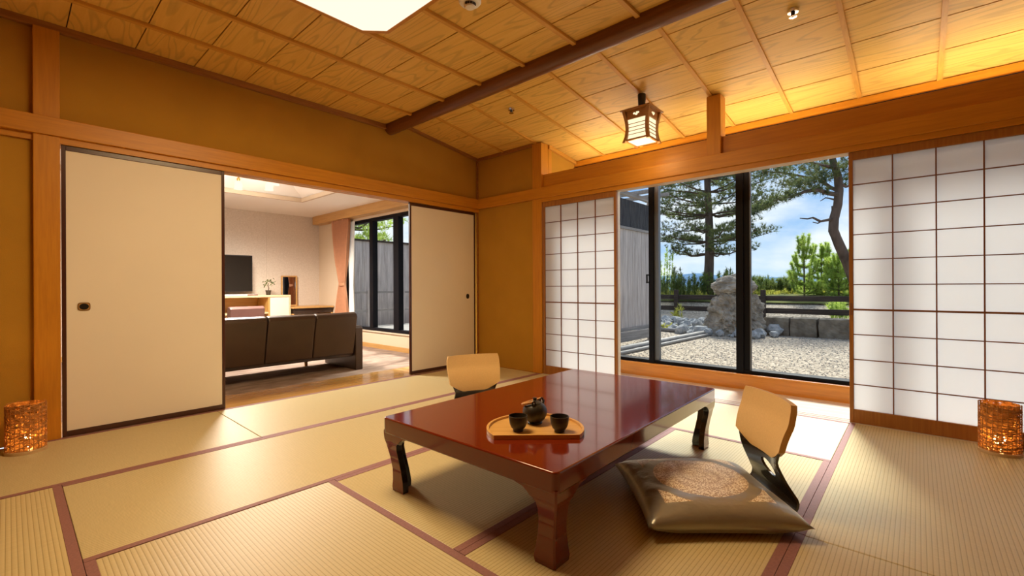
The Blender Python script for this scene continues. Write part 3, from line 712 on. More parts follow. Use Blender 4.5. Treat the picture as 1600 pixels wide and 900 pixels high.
def make_chair(label, loc, rz):
    c_ = thing('floor_chair', label, 'floor chair', loc, rz, 'legless floor chairs')
    sp0 = shell_path()
    b = sheet(sp0, [width_at(*p) for p in sp0], 0.011, 16)
    me = b.mesh('shell', m_shell, True)
    tmp = bpy.data.objects.new('tmp_shell', me); COL.objects.link(tmp)
    cb = B().prism([(0.010 + 0.050 * math.cos(a), 0.142 + 0.030 * math.sin(a) - 0.010 * math.cos(a)) for a in [2 * PI * k / 24 for k in range(24)]], 'Y', -0.2, 0.3)
    ct = bpy.data.objects.new('tmp_cut', cb.mesh('tmp_cut', m_shell)); COL.objects.link(ct)
    md = tmp.modifiers.new('cut', 'BOOLEAN'); md.operation = 'DIFFERENCE'; md.object = ct; md.solver = 'EXACT'
    bpy.context.view_layer.update()
    dg = bpy.context.evaluated_depsgraph_get()
    me2 = bpy.data.meshes.new_from_object(tmp.evaluated_get(dg)); me2.name = 'shell'
    bpy.data.objects.remove(tmp); bpy.data.objects.remove(ct)
    me2.materials.clear(); me2.materials.append(m_shell)
    link('shell', me2, c_, bevel=0.0)
    up = [p for p in sp0 if p[1] > 0.19]
    up = [(y, z) for y, z in up] + [(up[-1][0] + 0.001, 0.447)]
    b2 = sheet(up, [float(np.interp(z, [0.19, 0.26, 0.36, 0.42, 0.447], [0.174, 0.177, 0.189, 0.187, 0.178])) for y, z in up], 0.026, 20, clip=lambda q, s_, i: max(q.z, 0.190 + 0.070 * abs(s_) ** 1.9))
    link('back_cover', b2.mesh('back_cover', m_cover, True), c_, bevel=0.006, seg=3)
    return c_
v_ = Vector((0.656, -0.755, 0))
rzA = math.atan2(-0.656, -0.755)          # local +y (chair back side) turned to v_
rzA = math.atan2(v_.y, v_.x) - PI / 2
chA = make_chair('tan-backed legless floor chair holding the patterned cushion, right of the table', (2.194, 0.484, 0.0), rzA)
fB = Vector((0.424, 0.905, 0))
rzB = math.atan2(fB.y, fB.x) - PI / 2
chB = make_chair('cream-backed legless floor chair behind the table, half hidden', (2.162, 2.307, 0.0), rzB)

def cushion_material():
    m, n, l, b = mat_new('silk_brocade')
    b.inputs['Roughness'].default_value = 0.33; b.inputs['Metallic'].default_value = 0.35; b.inputs['Specular IOR Level'].default_value = 0.6
    b.inputs['Sheen Weight'].default_value = 0.4
    tc = n.new('ShaderNodeTexCoord'); sp = n.new('ShaderNodeSeparateXYZ'); l.new(tc.outputs['Object'], sp.inputs[0])
    def mth(op, a, c=None):
        k = n.new('ShaderNodeMath'); k.operation = op
        for i, q in enumerate((a, c)):
            if q is None: continue
            if isinstance(q, (int, float)): k.inputs[i].default_value = q
            else: l.new(q, k.inputs[i])
        return k.outputs[0]
    X, Y, Z = sp.outputs[0], sp.outputs[1], sp.outputs[2]
    rr = mth('SQRT', mth('ADD', mth('MULTIPLY', X, X), mth('MULTIPLY', Y, Y)))
    disc = mth('LESS_THAN', rr, 0.185)
    ax, ay = mth('ABSOLUTE', X), mth('ABSOLUTE', Y)
    corner = mth('MULTIPLY', mth('GREATER_THAN', rr, 0.232), mth('MULTIPLY', mth('LESS_THAN', ax, 0.208), mth('LESS_THAN', ay, 0.208)))
    top = mth('GREATER_THAN', Z, 0.05)
    area = mth('MULTIPLY', mth('MAXIMUM', disc, corner), top)
    # motifs: rings of small flowers
    ang = mth('ARCTAN2', Y, X)
    ring = mth('SINE', mth('MULTIPLY', rr, 210.0))
    pet = mth('SINE', mth('MULTIPLY', ang, 36.0))
    vo = n.new('ShaderNodeTexVoronoi'); vo.inputs['Scale'].default_value = 170.0; l.new(tc.outputs['Object'], vo.inputs['Vector'])
    vo2 = n.new('ShaderNodeTexVoronoi'); vo2.inputs['Scale'].default_value = 105.0; vo2.feature = 'DISTANCE_TO_EDGE'; l.new(tc.outputs['Object'], vo2.inputs['Vector'])
    motif = mth('ADD', mth('ADD', mth('MULTIPLY', mth('MULTIPLY', ring, pet), 0.16), mth('MULTIPLY', mth('POWER', mth('ABSOLUTE', mth('SINE', mth('MULTIPLY', rr, 62.0))), 6.0), 0.16)), mth('ADD', mth('MULTIPLY', vo.outputs['Distance'], 0.75), mth('MULTIPLY', vo2.outputs['Distance'], 1.2)))
    cr = n.new('ShaderNodeValToRGB'); l.new(motif, cr.inputs[0])
    cr.color_ramp.elements[0].position = 0.44; cr.color_ramp.elements[0].color = (1.0, 0.92, 0.78, 1)
    cr.color_ramp.elements[1].position = 0.72; cr.color_ramp.elements[1].color = (0.46, 0.32, 0.19, 1)
    mx = n.new('ShaderNodeMixRGB'); l.new(area, mx.inputs[0]); mx.inputs[1].default_value = (0.32, 0.31, 0.275, 1); l.new(cr.outputs[0], mx.inputs[2])
    l.new(mx.outputs[0], b.inputs['Base Color'])
    l.new(mth('MULTIPLY', mth('SUBTRACT', 1.0, area), 0.6), b.inputs['Metallic'])
    no = n.new('ShaderNodeTexNoise'); no.inputs['Scale'].default_value = 9; no.inputs['Detail'].default_value = 3; l.new(tc.outputs['Object'], no.inputs['Vector'])
    bp = n.new('ShaderNodeBump'); bp.inputs['Strength'].default_value = 0.5; bp.inputs['Distance'].default_value = 0.02; l.new(no.outputs[0], bp.inputs['Height']); l.new(bp.outputs[0], b.inputs['Normal'])
    return m
m_silk = cushion_material()
def make_cushion(label, loc, rz):
    N = 36; a = 0.295; b = B(); v = []; fs = []
    for side in (1, -1):
        for i in range(N + 1):
            for j in range(N + 1):
                s_, t_ = -1 + 2 * i / N, -1 + 2 * j / N
                pin = 1 - 0.055 * (1 - s_ * s_) * abs(t_) ** 3 ; pin2 = 1 - 0.055 * (1 - t_ * t_) * abs(s_) ** 3
                x, y = a * s_ * pin2, a * t_ * pin
                hgt = ((1 - abs(s_) ** 3.6) * (1 - abs(t_) ** 3.6)) ** 0.5
                wob = 0.006 * mnoise.noise(Vector((x * 14, y * 14, side * 3.0))) * hgt
                z = 0.040 + (side > 0) * (0.070 * hgt + wob) - (side < 0) * 0.038 * min(1, hgt * 1.8)
                v.append((x, y, z))
    n1 = N + 1
    for sd_ in (0, 1):
        for i in range(N):
            for j in range(N):
                q = [sd_ * n1 * n1 + i * n1 + j, sd_ * n1 * n1 + (i + 1) * n1 + j, sd_ * n1 * n1 + (i + 1) * n1 + j + 1, sd_ * n1 * n1 + i * n1 + j + 1]
                fs.append(tuple(q if sd_ == 0 else q[::-1]))
    b.add(v, fs)
    me = b.mesh('floor_cushion', m_silk)
    bm = bmesh.new(); bm.from_mesh(me); bmesh.ops.remove_doubles(bm, verts=bm.verts, dist=1e-5); bmesh.ops.recalc_face_normals(bm, faces=bm.faces); bm.to_mesh(me); bm.free()
    me.polygons.foreach_set('use_smooth', [True] * len(me.polygons))
    o = link('floor_cushion', me, None, loc, (0, 0, rz))
    return tag(o, label, 'cushion', 'silk floor cushions')
make_cushion('olive silk floor cushion with gold round medallion in the foreground', (1.945, 0.690, 0.012), rzA)
make_cushion('dark silk floor cushion mostly hidden under the table', (2.023, 2.008, 0.012), rzB)

# ================================================================== woven floor lamps
m_rattan = M('raffia_shade', (0.46, 0.20, 0.05), 0.7, var=0.35, vscale=25, bump=0.4, bscale=90, stretch=(1, 1, 3))
def shade_mat():
    m = bpy.data.materials.new('raffia_sheet'); m.use_nodes = True; n, l = m.node_tree.nodes, m.node_tree.links; n.clear()
    o = n.new('ShaderNodeOutputMaterial'); t_ = n.new('ShaderNodeBsdfTranslucent'); d = n.new('ShaderNodeBsdfDiffuse'); mx = n.new('ShaderNodeMixShader')
    tc = n.new('ShaderNodeTexCoord'); no = n.new('ShaderNodeTexNoise'); no.inputs['Scale'].default_value = 60; l.new(tc.outputs['Object'], no.inputs['Vector'])
    cr = n.new('ShaderNodeValToRGB'); l.new(no.outputs[0], cr.inputs[0])
    cr.color_ramp.elements[0].position = 0.35; cr.color_ramp.elements[0].color = (0.20, 0.08, 0.015, 1); cr.color_ramp.elements[1].position = 0.7; cr.color_ramp.elements[1].color = (0.62, 0.30, 0.08, 1)
    l.new(cr.outputs[0], t_.inputs[0]); l.new(cr.outputs[0], d.inputs[0]); mx.inputs[0].default_value = 0.82
    l.new(t_.outputs[0], mx.inputs[1]); l.new(d.outputs[0], mx.inputs[2])
    tr2 = n.new('ShaderNodeBsdfTransparent'); m2 = n.new('ShaderNodeMixShader'); n3 = n.new('ShaderNodeTexNoise'); n3.inputs['Scale'].default_value = 75; l.new(tc.outputs['Object'], n3.inputs['Vector'])
    gt = n.new('ShaderNodeMath'); gt.operation = 'GREATER_THAN'; gt.inputs[1].default_value = 0.63; l.new(n3.outputs[0], gt.inputs[0])
    l.new(gt.outputs[0], m2.inputs[0]); l.new(mx.outputs[0], m2.inputs[1]); l.new(tr2.outputs[0], m2.inputs[2]); l.new(m2.outputs[0], o.inputs[0]); return m
m_sheet = shade_mat()
m_bulb = EMIT('floor_lamp_bulb', (1.0, 0.62, 0.24), 30.0)
m_lampbase = M('lamp_base_wood', (0.55, 0.38, 0.20), 0.5, var=0.1, vscale=20)
def floor_lamp(label, loc, seed, rad=0.082, hgt=0.272, messy=1.0):
    rr_ = random.Random(seed)
    L_ = thing('floor_lamp', label, 'floor lamp', loc, 0, 'woven floor lamps')
    B().lathe([(0, 0), (rad + 0.004, 0), (rad + 0.004, 0.016), (rad - 0.004, 0.02), (0, 0.02)], 40).build('base', m_lampbase, L_, smooth=True)
    sh = B(); n = 48; prof_ = [(rad - 0.006, 0.018), (rad - 0.006, hgt)]
    v = [(r1 * math.cos(2 * PI * k / n), r1 * math.sin(2 * PI * k / n), z) for r1, z in prof_ for k in range(n)]
    sh.add(v, [(k, (k + 1) % n, n + (k + 1) % n, n + k) for k in range(n)]); sh.build('shade', m_sheet, L_, smooth=True)
    st_ = B()
    for i in range(150):
        z0 = 0.024 + (hgt - 0.03) * rr_.random(); tilt = rr_.uniform(-0.09, 0.09) * messy; a0 = rr_.uniform(0, 2 * PI); span = rr_.uniform(1.2, 3.2)
        pts = []
        for k in range(9):
            a = a0 + span * k / 8
            pts.append(((rad - 0.003 + 0.005 * rr_.random()) * math.cos(a), (rad - 0.003 + 0.005 * rr_.random()) * math.sin(a), min(hgt + 0.004, max(0.021, z0 + tilt * (k / 8 - 0.5) + rr_.uniform(-0.003, 0.003)))))
        st_.tube(pts, 0.0016, 4, cap=False)
    for i in range(26):
        a = 2 * PI * i / 26 + rr_.uniform(-0.05, 0.05); st_.tube([(rad * math.cos(a), rad * math.sin(a), 0.02), (rad * math.cos(a + 0.05), rad * math.sin(a + 0.05), hgt)], 0.0018, 4, cap=False)
    so = st_.build('raffia_strands', m_rattan, L_); so['kind'] = 'stuff'
    B().lathe([(0, 0.022), (0.012, 0.022), (0.012, 0.04), (0.022, 0.055), (0.026, 0.072), (0.020, 0.09), (0.0, 0.096)], 18).build('bulb', m_bulb, L_, smooth=True)
    pt_ = bpy.data.lights.new('floor_lamp_light', 'POINT'); pt_.energy = 0.8; pt_.color = (1.0, 0.58, 0.22); pt_.shadow_soft_size = 0.02
    po_ = bpy.data.objects.new('floor_lamp_light', pt_); COL.objects.link(po_); po_.parent = L_; po_.location = (0, 0, 0.115)
    return L_
floor_lamp('woven raffia floor lamp by the left pillar', (0.066, 3.765, 0.0), 3)
floor_lamp('woven raffia floor lamp in front of the right shoji', (3.617, -0.330, 0.0), 5, messy=0.35)
# ================================================================== the carpeted room behind the sliding doors
m_carpet = M('grey_brown_carpet', (0.40, 0.30, 0.24), 0.95, spec=0.1, var=0.0, vscale=5, bump=0.5, bscale=120, col2=(0.22, 0.155, 0.12), stretch=(1, 2.5, 1))
m_wallpaper = M('beige_wallpaper', (0.68, 0.59, 0.50), 0.85, spec=0.15, vscale=70, col2=(0.58, 0.49, 0.40), bump=0.1, bscale=200, var=0.01)
m_cream = M('cream_wall', (0.66, 0.54, 0.40), 0.8, spec=0.2)
m_white_ceiling = M('white_ceiling', (0.86, 0.80, 0.74), 0.85, spec=0.1)
m_coffer_trim = M('beige_coffer_trim', (0.55, 0.42, 0.30), 0.6)
m_tan_wood = WOOD('tan_wood', (0.58, 0.33, 0.12), (0.48, 0.26, 0.08), 'Y', 0.4, 10)
m_leather = M('brown_leather', (0.042, 0.023, 0.014), 0.36, spec=0.5, var=0.12, vscale=6, bump=0.06, bscale=200)
m_leather_pink = M('mauve_leather', (0.20, 0.10, 0.085), 0.4, spec=0.5, var=0.08, vscale=6)
fl2 = B().box(-1.0, 3.73, 4.40, 8.0, -0.06, 0.0).build('floor_carpet', m_carpet)
tag(fl2, 'grey brown carpet of the sofa room', 'floor', kind='structure')
bw = thing('wall_back', 'beige wallpapered back wall of the sofa room', 'wall', kind='structure')
for i, (a, b_) in enumerate(((-1.0, 0.15), (0.152, 1.05), (1.052, 1.95), (1.952, 2.85), (2.852, 3.73))):
    B().box(a, b_, 8.0 - 0.0015 * (i % 2), 8.1, 0, 2.5).build('wallpaper_strip', m_wallpaper, bw)
o = B().box(-1.1, -1.0, 4.06, 8.1, 0, 2.5).build('wall_side', m_wallpaper)
tag(o, 'beige side wall of the sofa room, out of view', 'wall', kind='structure')
wx = thing('wall_sofa_window', 'cream wall around the window of the sofa room', 'wall', kind='structure')
B().box(3.73, 3.90, 4.06, 8.1, -0.3, 0.245).build('wall_below', m_cream, wx)
B().box(3.73, 3.90, 7.06, 8.1, 0.245, 2.5).build('wall_end', m_cream, wx)
B().box(3.73, 3.90, 4.06, 4.30, 0.245, 2.5).build('wall_end', m_cream, wx)
B().box(3.73, 3.90, 4.30, 7.06, 1.99, 2.5).build('wall_above', m_cream, wx)
bb = B().box(3.716, 3.732, 4.06, 8.0, 0, 0.065).build('baseboard_right', m_tan_wood)
tag(bb, 'brown baseboard under the sofa room window', 'baseboard', kind='structure')
bb = B().box(-1.0, 3.73, 7.986, 8.0, 0, 0.065).build('baseboard_back', m_tan_wood)
tag(bb, 'brown baseboard along the wallpapered back wall', 'baseboard', kind='structure')
c2 = thing('ceiling_sofa_room', 'white coffered ceiling of the sofa room', 'ceiling', kind='structure')
CX0, CX1, CY0, CY1, CZ = 0.1, 2.86, 4.75, 6.66, 2.165
for a in ((-1.0, CX0, 4.06, 8.0), (CX1, 3.73, 4.06, 8.0), (CX0, CX1, 4.06, CY0), (CX0, CX1, CY1, 8.0)):
    B().box(*a, CZ, CZ + 0.05).build('soffit', m_white_ceiling, c2)
for a in ((CX0 - 0.015, CX1 + 0.015, CY0 - 0.015, CY0 + 0.02), (CX0 - 0.015, CX1 + 0.015, CY1 - 0.02, CY1 + 0.015), (CX0 - 0.015, CX0 + 0.02, CY0, CY1), (CX1 - 0.02, CX1 + 0.015, CY0, CY1)):
    B().box(*a, CZ - 0.006, CZ + 0.05).build('coffer_trim', m_coffer_trim, c2)
b = B(); q = 0.35
b.add([(CX0, CY0, CZ + .05), (CX1, CY0, CZ + .05), (CX1, CY1, CZ + .05), (CX0, CY1, CZ + .05), (CX0 + q, CY0 + q, CZ + .24), (CX1 - q, CY0 + q, CZ + .24), (CX1 - q, CY1 - q, CZ + .24), (CX0 + q, CY1 - q, CZ + .24)],
      [(0, 1, 5, 4), (1, 2, 6, 5), (2, 3, 7, 6), (3, 0, 4, 7), (4, 5, 6, 7)])
b.build('coffer', m_white_ceiling, c2)
B().box(-1.1, 3.9, 4.0, 8.1, 2.5, 2.6).build('ceiling_deck', m_dark, c2)
vb_ = B().box(3.585, 3.732, 4.08, 7.93, 2.025, 2.164).build('trim_17', m_tan_wood, bevel=0.003)
tag(vb_, 'brown wooden curtain box above the sofa room window', 'curtain box', kind='structure')
w2 = thing('window_2', 'black framed window of the sofa room facing the plank fence', 'window', kind='structure')
B().box(3.71, 3.90, 4.30, 7.06, 0.240, 0.256).build('sill', M('pale_sill', (0.62, 0.5, 0.38), 0.4), w2)
for a in ((4.30, 7.06, 0.256, 0.30), (4.30, 7.06, 1.94, 1.99)):
    B().box(3.76, 3.84, *a[:2], *a[2:]).build('frame_rail', m_alu, w2)
for a in ((6.25, 6.345), (5.565, 5.695), (4.86, 4.96), (6.98, 7.06), (4.30, 4.36)):
    B().box(3.755, 3.84, *a, 0.30, 1.94).build('frame_stile', m_alu, w2)
for a in ((4.36, 4.86), (4.96, 5.565), (5.695, 6.25), (6.345, 6.98)):
    B().box(3.80, 3.804, *a, 0.30, 1.94).build('pane', m_glass, w2)

# curtain drawn to the side and tied
m_curtain = M('salmon_curtain', (0.50, 0.24, 0.13), 0.8, spec=0.2, var=0.05, vscale=20)
cu = thing('curtain', 'salmon curtain tied back at the side of the sofa room window', 'curtain', (3.64, 7.0, 0.06))
b = B(); NZ, NU = 40, 60; v = []; fs = []
for i in range(NZ + 1):
    z = 0.0 + 1.97 * i / NZ
    tt = abs(z - 0.92) / 0.92
    w = 0.085 + 0.175 * (min(1, tt)) ** 0.75; cshift = -0.02 * (1 - min(1, tt))
    amp = 0.050 if z > 1.2 else 0.042
    for j in range(NU + 1):
        s_ = -1 + 2 * j / NU
        v.append((amp * (abs(math.sin(j / NU * PI * 6)) * 1.6 - 0.8) * (0.55 + 0.45 * min(1, tt * 2)), s_ * w + cshift, z))
for i in range(NZ):
    for j in range(NU): fs.append((i * (NU + 1) + j, i * (NU + 1) + j + 1, (i + 1) * (NU + 1) + j + 1, (i + 1) * (NU + 1) + j))
b.add(v, fs); o = b.build('drape', m_curtain, cu, smooth=True)
md = o.modifiers.new('solid', 'SOLIDIFY'); md.thickness = 0.004
ring = [(0.036 * math.cos(a), -0.02 + 0.092 * math.sin(a), 0.92 + 0.012 * math.cos(a)) for a in [2 * PI * k / 24 for k in range(25)]]
b = B(); v = []; fs = []
for x, y, z in ring: v += [(x, y, z - 0.022), (x, y, z + 0.022)]
for k in range(24): fs.append((2 * k, 2 * k + 2, 2 * k + 3, 2 * k + 1))
b.add(v, fs); o = b.build('tie_band', m_curtain, cu); md = o.modifiers.new('solid', 'SOLIDIFY'); md.thickness = 0.004
sc = thing('sheer_curtain', 'white sheer curtain strip beside the salmon curtain', 'curtain', (3.70, 6.80, 0.26))
b = B(); v = []; fs = []
for i in range(21):
    z = 1.72 * i / 20; w = 0.05 + 0.05 * abs(z - 0.7) / 0.9
    for j in range(25): v.append((0.012 * math.sin(j * 1.3), (-1 + 2 * j / 24) * w, z))
for i in range(20):
    for j in range(24): fs.append((i * 25 + j, i * 25 + j + 1, (i + 1) * 25 + j + 1, (i + 1) * 25 + j))
b.add(v, fs); b.build('drape', PAPER('sheer_cloth', (0.8, 0.78, 0.74), (0.8, 0.76, 0.7), 0.5), sc, smooth=True)

# sofa seen from behind
so_ = thing('sofa', 'dark brown leather sofa with its back to the sliding doors', 'sofa', (1.86, 4.95, 0))
SO = (1.86, 4.95, 0)
pw = 0.463
for i in range(3):
    xa = 1.19 + i * pw
    b = B(SO).prism([(4.60, 0.60), (4.615, 0.635), (4.66, 0.648), (4.73, 0.64), (4.76, 0.61), (4.86, 0.32), (4.86, 0.18), (4.69, 0.18), (4.645, 0.40)], 'X', xa + 0.003, xa + pw - 0.003)
    b.build('back_cushion', m_leather, so_, bevel=0.014, seg=3)
    B(SO).box(xa + 0.003, xa + pw - 0.003, 4.84, 5.40, 0.27, 0.40).build('seat_cushion', m_leather, so_, bevel=0.02, seg=3)
B(SO).box(1.19, 2.58, 4.72, 5.38, 0.15, 0.27).build('seat_base', m_leather, so_, bevel=0.008)
for xa in (1.10, 2.585):
    b = B(SO).prism([(4.665, 0), (5.40, 0), (5.40, 0.47), (5.38, 0.49), (4.69, 0.49), (4.665, 0.465)], 'X', xa, xa + 0.088)
    b.build('arm', m_leather, so_, bevel=0.008)
for xa in (1.45, 2.33):
    B(SO).lathe([(0, 0), (0.017, 0), (0.022, 0.15), (0, 0.15)], 16, (xa, 5.34, 0)).build('leg', M('leg_wood', (0.55, 0.26, 0.05), 0.4), so_, smooth=True)

# armchair facing the sofa
ac = thing('armchair', 'small mauve leather armchair beyond the sofa', 'armchair', (2.03, 6.35, 0), math.radians(4))
b = B().prism([(-0.02, 0.36), (0.10, 0.36), (0.07, 0.66), (0.045, 0.685), (-0.005, 0.685), (-0.03, 0.655)], 'X', -0.205, 0.205); b.build('backrest', m_leather_pink, ac, bevel=0.012, seg=3)
B().box(-0.215, 0.215, -0.46, 0.06, 0.28, 0.42).build('seat', m_leather_pink, ac, bevel=0.02, seg=3)
for sx in (-0.18, 0.18):
    for sy in (-0.42, 0.02): B().lathe([(0, 0), (0.014, 0), (0.02, 0.28), (0, 0.28)], 12, (sx, sy, 0)).build('leg', m_tan_wood, ac)

# wall unit: television cabinet, desk, mirror
m_unit = WOOD('pale_unit_wood', (0.74, 0.58, 0.36), (0.66, 0.50, 0.30), 'X', 0.4, 8)
m_unit_in = WOOD('amber_unit_wood', (0.60, 0.36, 0.12), (0.50, 0.28, 0.08), 'X', 0.4, 8)
m_unit_door = M('cream_door', (0.80, 0.72, 0.58), 0.4, var=0.02, vscale=10)
cb = thing('television_cabinet', 'pale wood television cabinet with a cream door against the back wall', 'cabinet', (2.1, 7.7, 0))
CO = (2.1, 7.7, 0)
B(CO).box(1.2, 3.035, 7.50, 7.985, 0.775, 0.805).build('top', m_unit, cb, bevel=0.003)
B(CO).box(3.012, 3.035, 7.505, 7.985, 0, 0.775).build('side_panel', m_unit, cb)
B(CO).box(1.2, 1.224, 7.505, 7.985, 0, 0.775).build('side_panel', m_unit, cb)
B(CO).box(2.70, 2.722, 7.51, 7.985, 0.05, 0.775).build('divider', m_unit_in, cb)
B(CO).box(2.725, 3.008, 7.502, 7.522, 0.06, 0.770).build('door', m_unit_door, cb, bevel=0.002)
B(CO).box(1.224, 2.70, 7.515, 7.985, 0.52, 0.545).build('shelf', m_unit, cb)
B(CO).box(1.224, 3.012, 7.95, 7.985, 0.04, 0.775).build('back_panel', m_unit_in, cb)
B(CO).box(1.224, 3.012, 7.52, 7.95, 0.0, 0.05).build('plinth', m_unit_in, cb)
dk = thing('writing_desk', 'low brown desk ledge between cabinet and curtain', 'desk', (3.38, 7.75, 0))
DO = (3.38, 7.75, 0)
B(DO).box(3.04, 3.715, 7.42, 7.985, 0.585, 0.612).build('desk_top', m_tan_wood, dk, bevel=0.003)
B(DO).box(3.06, 3.70, 7.46, 7.97, 0.50, 0.585).build('drawer', m_leather, dk)
B(DO).box(3.045, 3.07, 7.45, 7.98, 0, 0.50).build('side_panel', m_tan_wood, dk)
B(DO).box(3.685, 3.712, 7.45, 7.98, 0, 0.50).build('side_panel', m_tan_wood, dk)
mr = thing('desk_mirror', 'upright wood framed mirror standing on the desk ledge', 'mirror', (3.19, 7.95, 0.612))
MO = (3.19, 7.95, 0.612)
for a in ((3.065, 3.085, 0.612, 1.125), (3.30, 3.322, 0.612, 1.125), (3.085, 3.30, 1.105, 1.125), (3.085, 3.30, 0.612, 0.632)):
    B(MO).box(*a[:2], 7.945, 7.975, *a[2:]).build('frame', m_tan_wood, mr)
B(MO).box(3.085, 3.30, 7.955, 7.962, 0.632, 1.105).build('glass', M('mirror_glass', (0.5, 0.47, 0.45), 0.03, metal=1.0), mr)
tv = thing('television', 'black flat television on the pale cabinet', 'television', (2.08, 7.70, 0.805))
TO = (2.08, 7.70, 0.805)
B(TO).box(1.63, 2.53, 7.67, 7.71, 0.865, 1.42).build('casing', m_black, tv, bevel=0.004)
B(TO).box(1.645, 2.517, 7.666, 7.672, 0.88, 1.405).build('screen', M('tv_screen', (0.012, 0.009, 0.007), 0.10, spec=0.25), tv)
B(TO).box(2.04, 2.12, 7.68, 7.72, 0.815, 0.88).build('neck', m_black, tv)
B(TO).prism(rrect(1.80, 2.56, 7.58, 7.80, 0.03), 'Z', 0.8055, 0.826).build('stand', M('white_stand', (0.7, 0.68, 0.66), 0.3), tv)
rc = B((2.50, 7.545, 0.8055)).box(2.42, 2.56, 7.525, 7.56, 0.8055, 0.822).build('remote_control', m_leather_pink, bevel=0.004)
tag(rc, 'small remote control lying on the cabinet below the television', 'remote control')
pp = thing('potted_bonsai', 'small leafy plant in a dark pot on the cabinet', 'potted plant', (2.755, 7.66, 0.8055))
B().lathe([(0, 0), (0.030, 0), (0.036, 0.05), (0.044, 0.072), (0.042, 0.078), (0.036, 0.072), (0, 0.068)], 20).build('pot', M('dark_pot', (0.05, 0.035, 0.02), 0.4), pp, smooth=True)
B().tube([(0, 0, 0.068), (0.006, 0, 0.11), (-0.004, 0.005, 0.15), (0.004, 0, 0.19)], [0.009, 0.007, 0.006, 0.004], 8).build('stem', M('bark_small', (0.12, 0.07, 0.04), 0.8), pp, smooth=True)
m_leaf_s = M('small_leaf', (0.11, 0.14, 0.03), 0.5, var=0.3, vscale=60)
lf = B().add([(0, 0, 0), (0.011, 0.018, 0.004), (0, 0.040, 0), (-0.011, 0.018, 0.004)], [(0, 1, 2), (0, 2, 3)]).mesh('leaf', m_leaf_s)
for k in range(46):
    c = Vector((random.gauss(0.01, 0.035), random.gauss(0, 0.03), 0.19 + random.gauss(0, 0.03)))
    if k % 5 == 0: c = Vector((-0.045 + random.gauss(0, 0.015), random.gauss(0, 0.015), 0.165 + random.gauss(0, 0.02)))
    o = link('leaf', lf, pp, c, (random.uniform(-1, 1), random.uniform(-1, 1), random.uniform(0, 6.28)))

# chandelier
ch_ = thing('chandelier', 'brass chandelier with tulip glass shades in the sofa room', 'chandelier', (1.86, 5.95, 2.405))
m_brass2 = M('chandelier_brass', (0.45, 0.27, 0.08), 0.3, metal=0.8)
m_tulip = EMIT('tulip_glow', (1.0, 0.82, 0.62), L_CHANDELIER * 0.028)
B().lathe([(0, 0), (0.06, 0), (0.055, -0.02), (0.02, -0.035), (0.02, -0.07), (0.035, -0.09), (0.02, -0.11), (0, -0.115)], 24).build('hub', m_brass2, ch_, smooth=True)
for k in range(6):
    a = 2 * PI * k / 6 + 0.35; ca, sa = math.cos(a), math.sin(a)
    am = B().tube([(0.02 * ca, 0.02 * sa, -0.08), (0.14 * ca, 0.14 * sa, -0.07), (0.26 * ca, 0.26 * sa, -0.085), (0.34 * ca, 0.34 * sa, -0.115)], 0.006, 8).build('arm', m_brass2, ch_, smooth=True)
    am2 = B().lathe([(0, 0.012), (0.014, 0.01), (0.02, -0.012), (0.014, -0.03), (0, -0.03)], 14, (0.345 * ca, 0.345 * sa, -0.12)).build('socket', m_brass2, am, smooth=True)
    B().lathe([(0.016, -0.03), (0.032, -0.045), (0.044, -0.075), (0.046, -0.10), (0.040, -0.125), (0.052, -0.14)], 20, (0.36 * ca, 0.36 * sa, -0.115)).build('tulip_shade', m_tulip, am, smooth=True)
cl_ = bpy.data.lights.new('chandelier_light', 'POINT'); cl_.energy = L_CHANDELIER * 0.7; cl_.color = (1.0, 0.90, 0.76); cl_.shadow_soft_size = 0.3
co_ = bpy.data.objects.new('chandelier_light', cl_); COL.objects.link(co_); co_.location = (1.86, 5.95, 2.06)
sl_ = bpy.data.lights.new('chandelier_downlight', 'SPOT'); sl_.energy = L_CHANDELIER * 10; sl_.color = (1.0, 0.90, 0.78); sl_.spot_size = math.radians(165); sl_.spot_blend = 0.6; sl_.shadow_soft_size = 0.25
so2 = bpy.data.objects.new('chandelier_downlight', sl_); COL.objects.link(so2); so2.location = (1.86, 5.95, 2.14)
# ================================================================== garden
GZ = -0.25
_M, _WOOD = M, WOOD
OUT = 0.92
def dim(c): return tuple(x * OUT for x in c)
def M(name, col, *a, **k):
    if k.get('col2'): k['col2'] = dim(k['col2'])
    return _M(name, dim(col), *a, **k)
def WOOD(name, c1, c2, *a, **k): return _WOOD(name, dim(c1), dim(c2), *a, **k)
def gravel_mat():
    m, n, l, b = mat_new('gravel'); b.inputs['Roughness'].default_value = 0.9; b.inputs['Specular IOR Level'].default_value = 0.15
    tc = n.new('ShaderNodeTexCoord'); vo = n.new('ShaderNodeTexVoronoi'); vo.inputs['Scale'].default_value = 26; l.new(tc.outputs['Object'], vo.inputs['Vector'])
    cr = n.new('ShaderNodeValToRGB'); l.new(vo.outputs['Color'], cr.inputs[0])
    cr.color_ramp.elements[0].position = 0.1; cr.color_ramp.elements[0].color = (*dim((0.20, 0.165, 0.125)), 1); cr.color_ramp.elements[1].position = 0.9; cr.color_ramp.elements[1].color = (*dim((0.62, 0.52, 0.40)), 1)
    l.new(cr.outputs[0], b.inputs['Base Color'])
    bp = n.new('ShaderNodeBump'); bp.inputs['Strength'].default_value = 0.9; bp.inputs['Distance'].default_value = 0.03; bp.invert = True
    l.new(vo.outputs['Distance'], bp.inputs['Height']); l.new(bp.outputs[0], b.inputs['Normal']); return m
m_gravel = gravel_mat()
gr = B(); v = []; fs = []
xs_ = [3.9, 6, 9, 12, 15, 17, 19, 22, 30, 45, 60]; zs_ = [GZ, GZ, GZ, GZ, GZ, GZ + 0.12, 0.40, 0.55, 0.55, 0.2, -6]
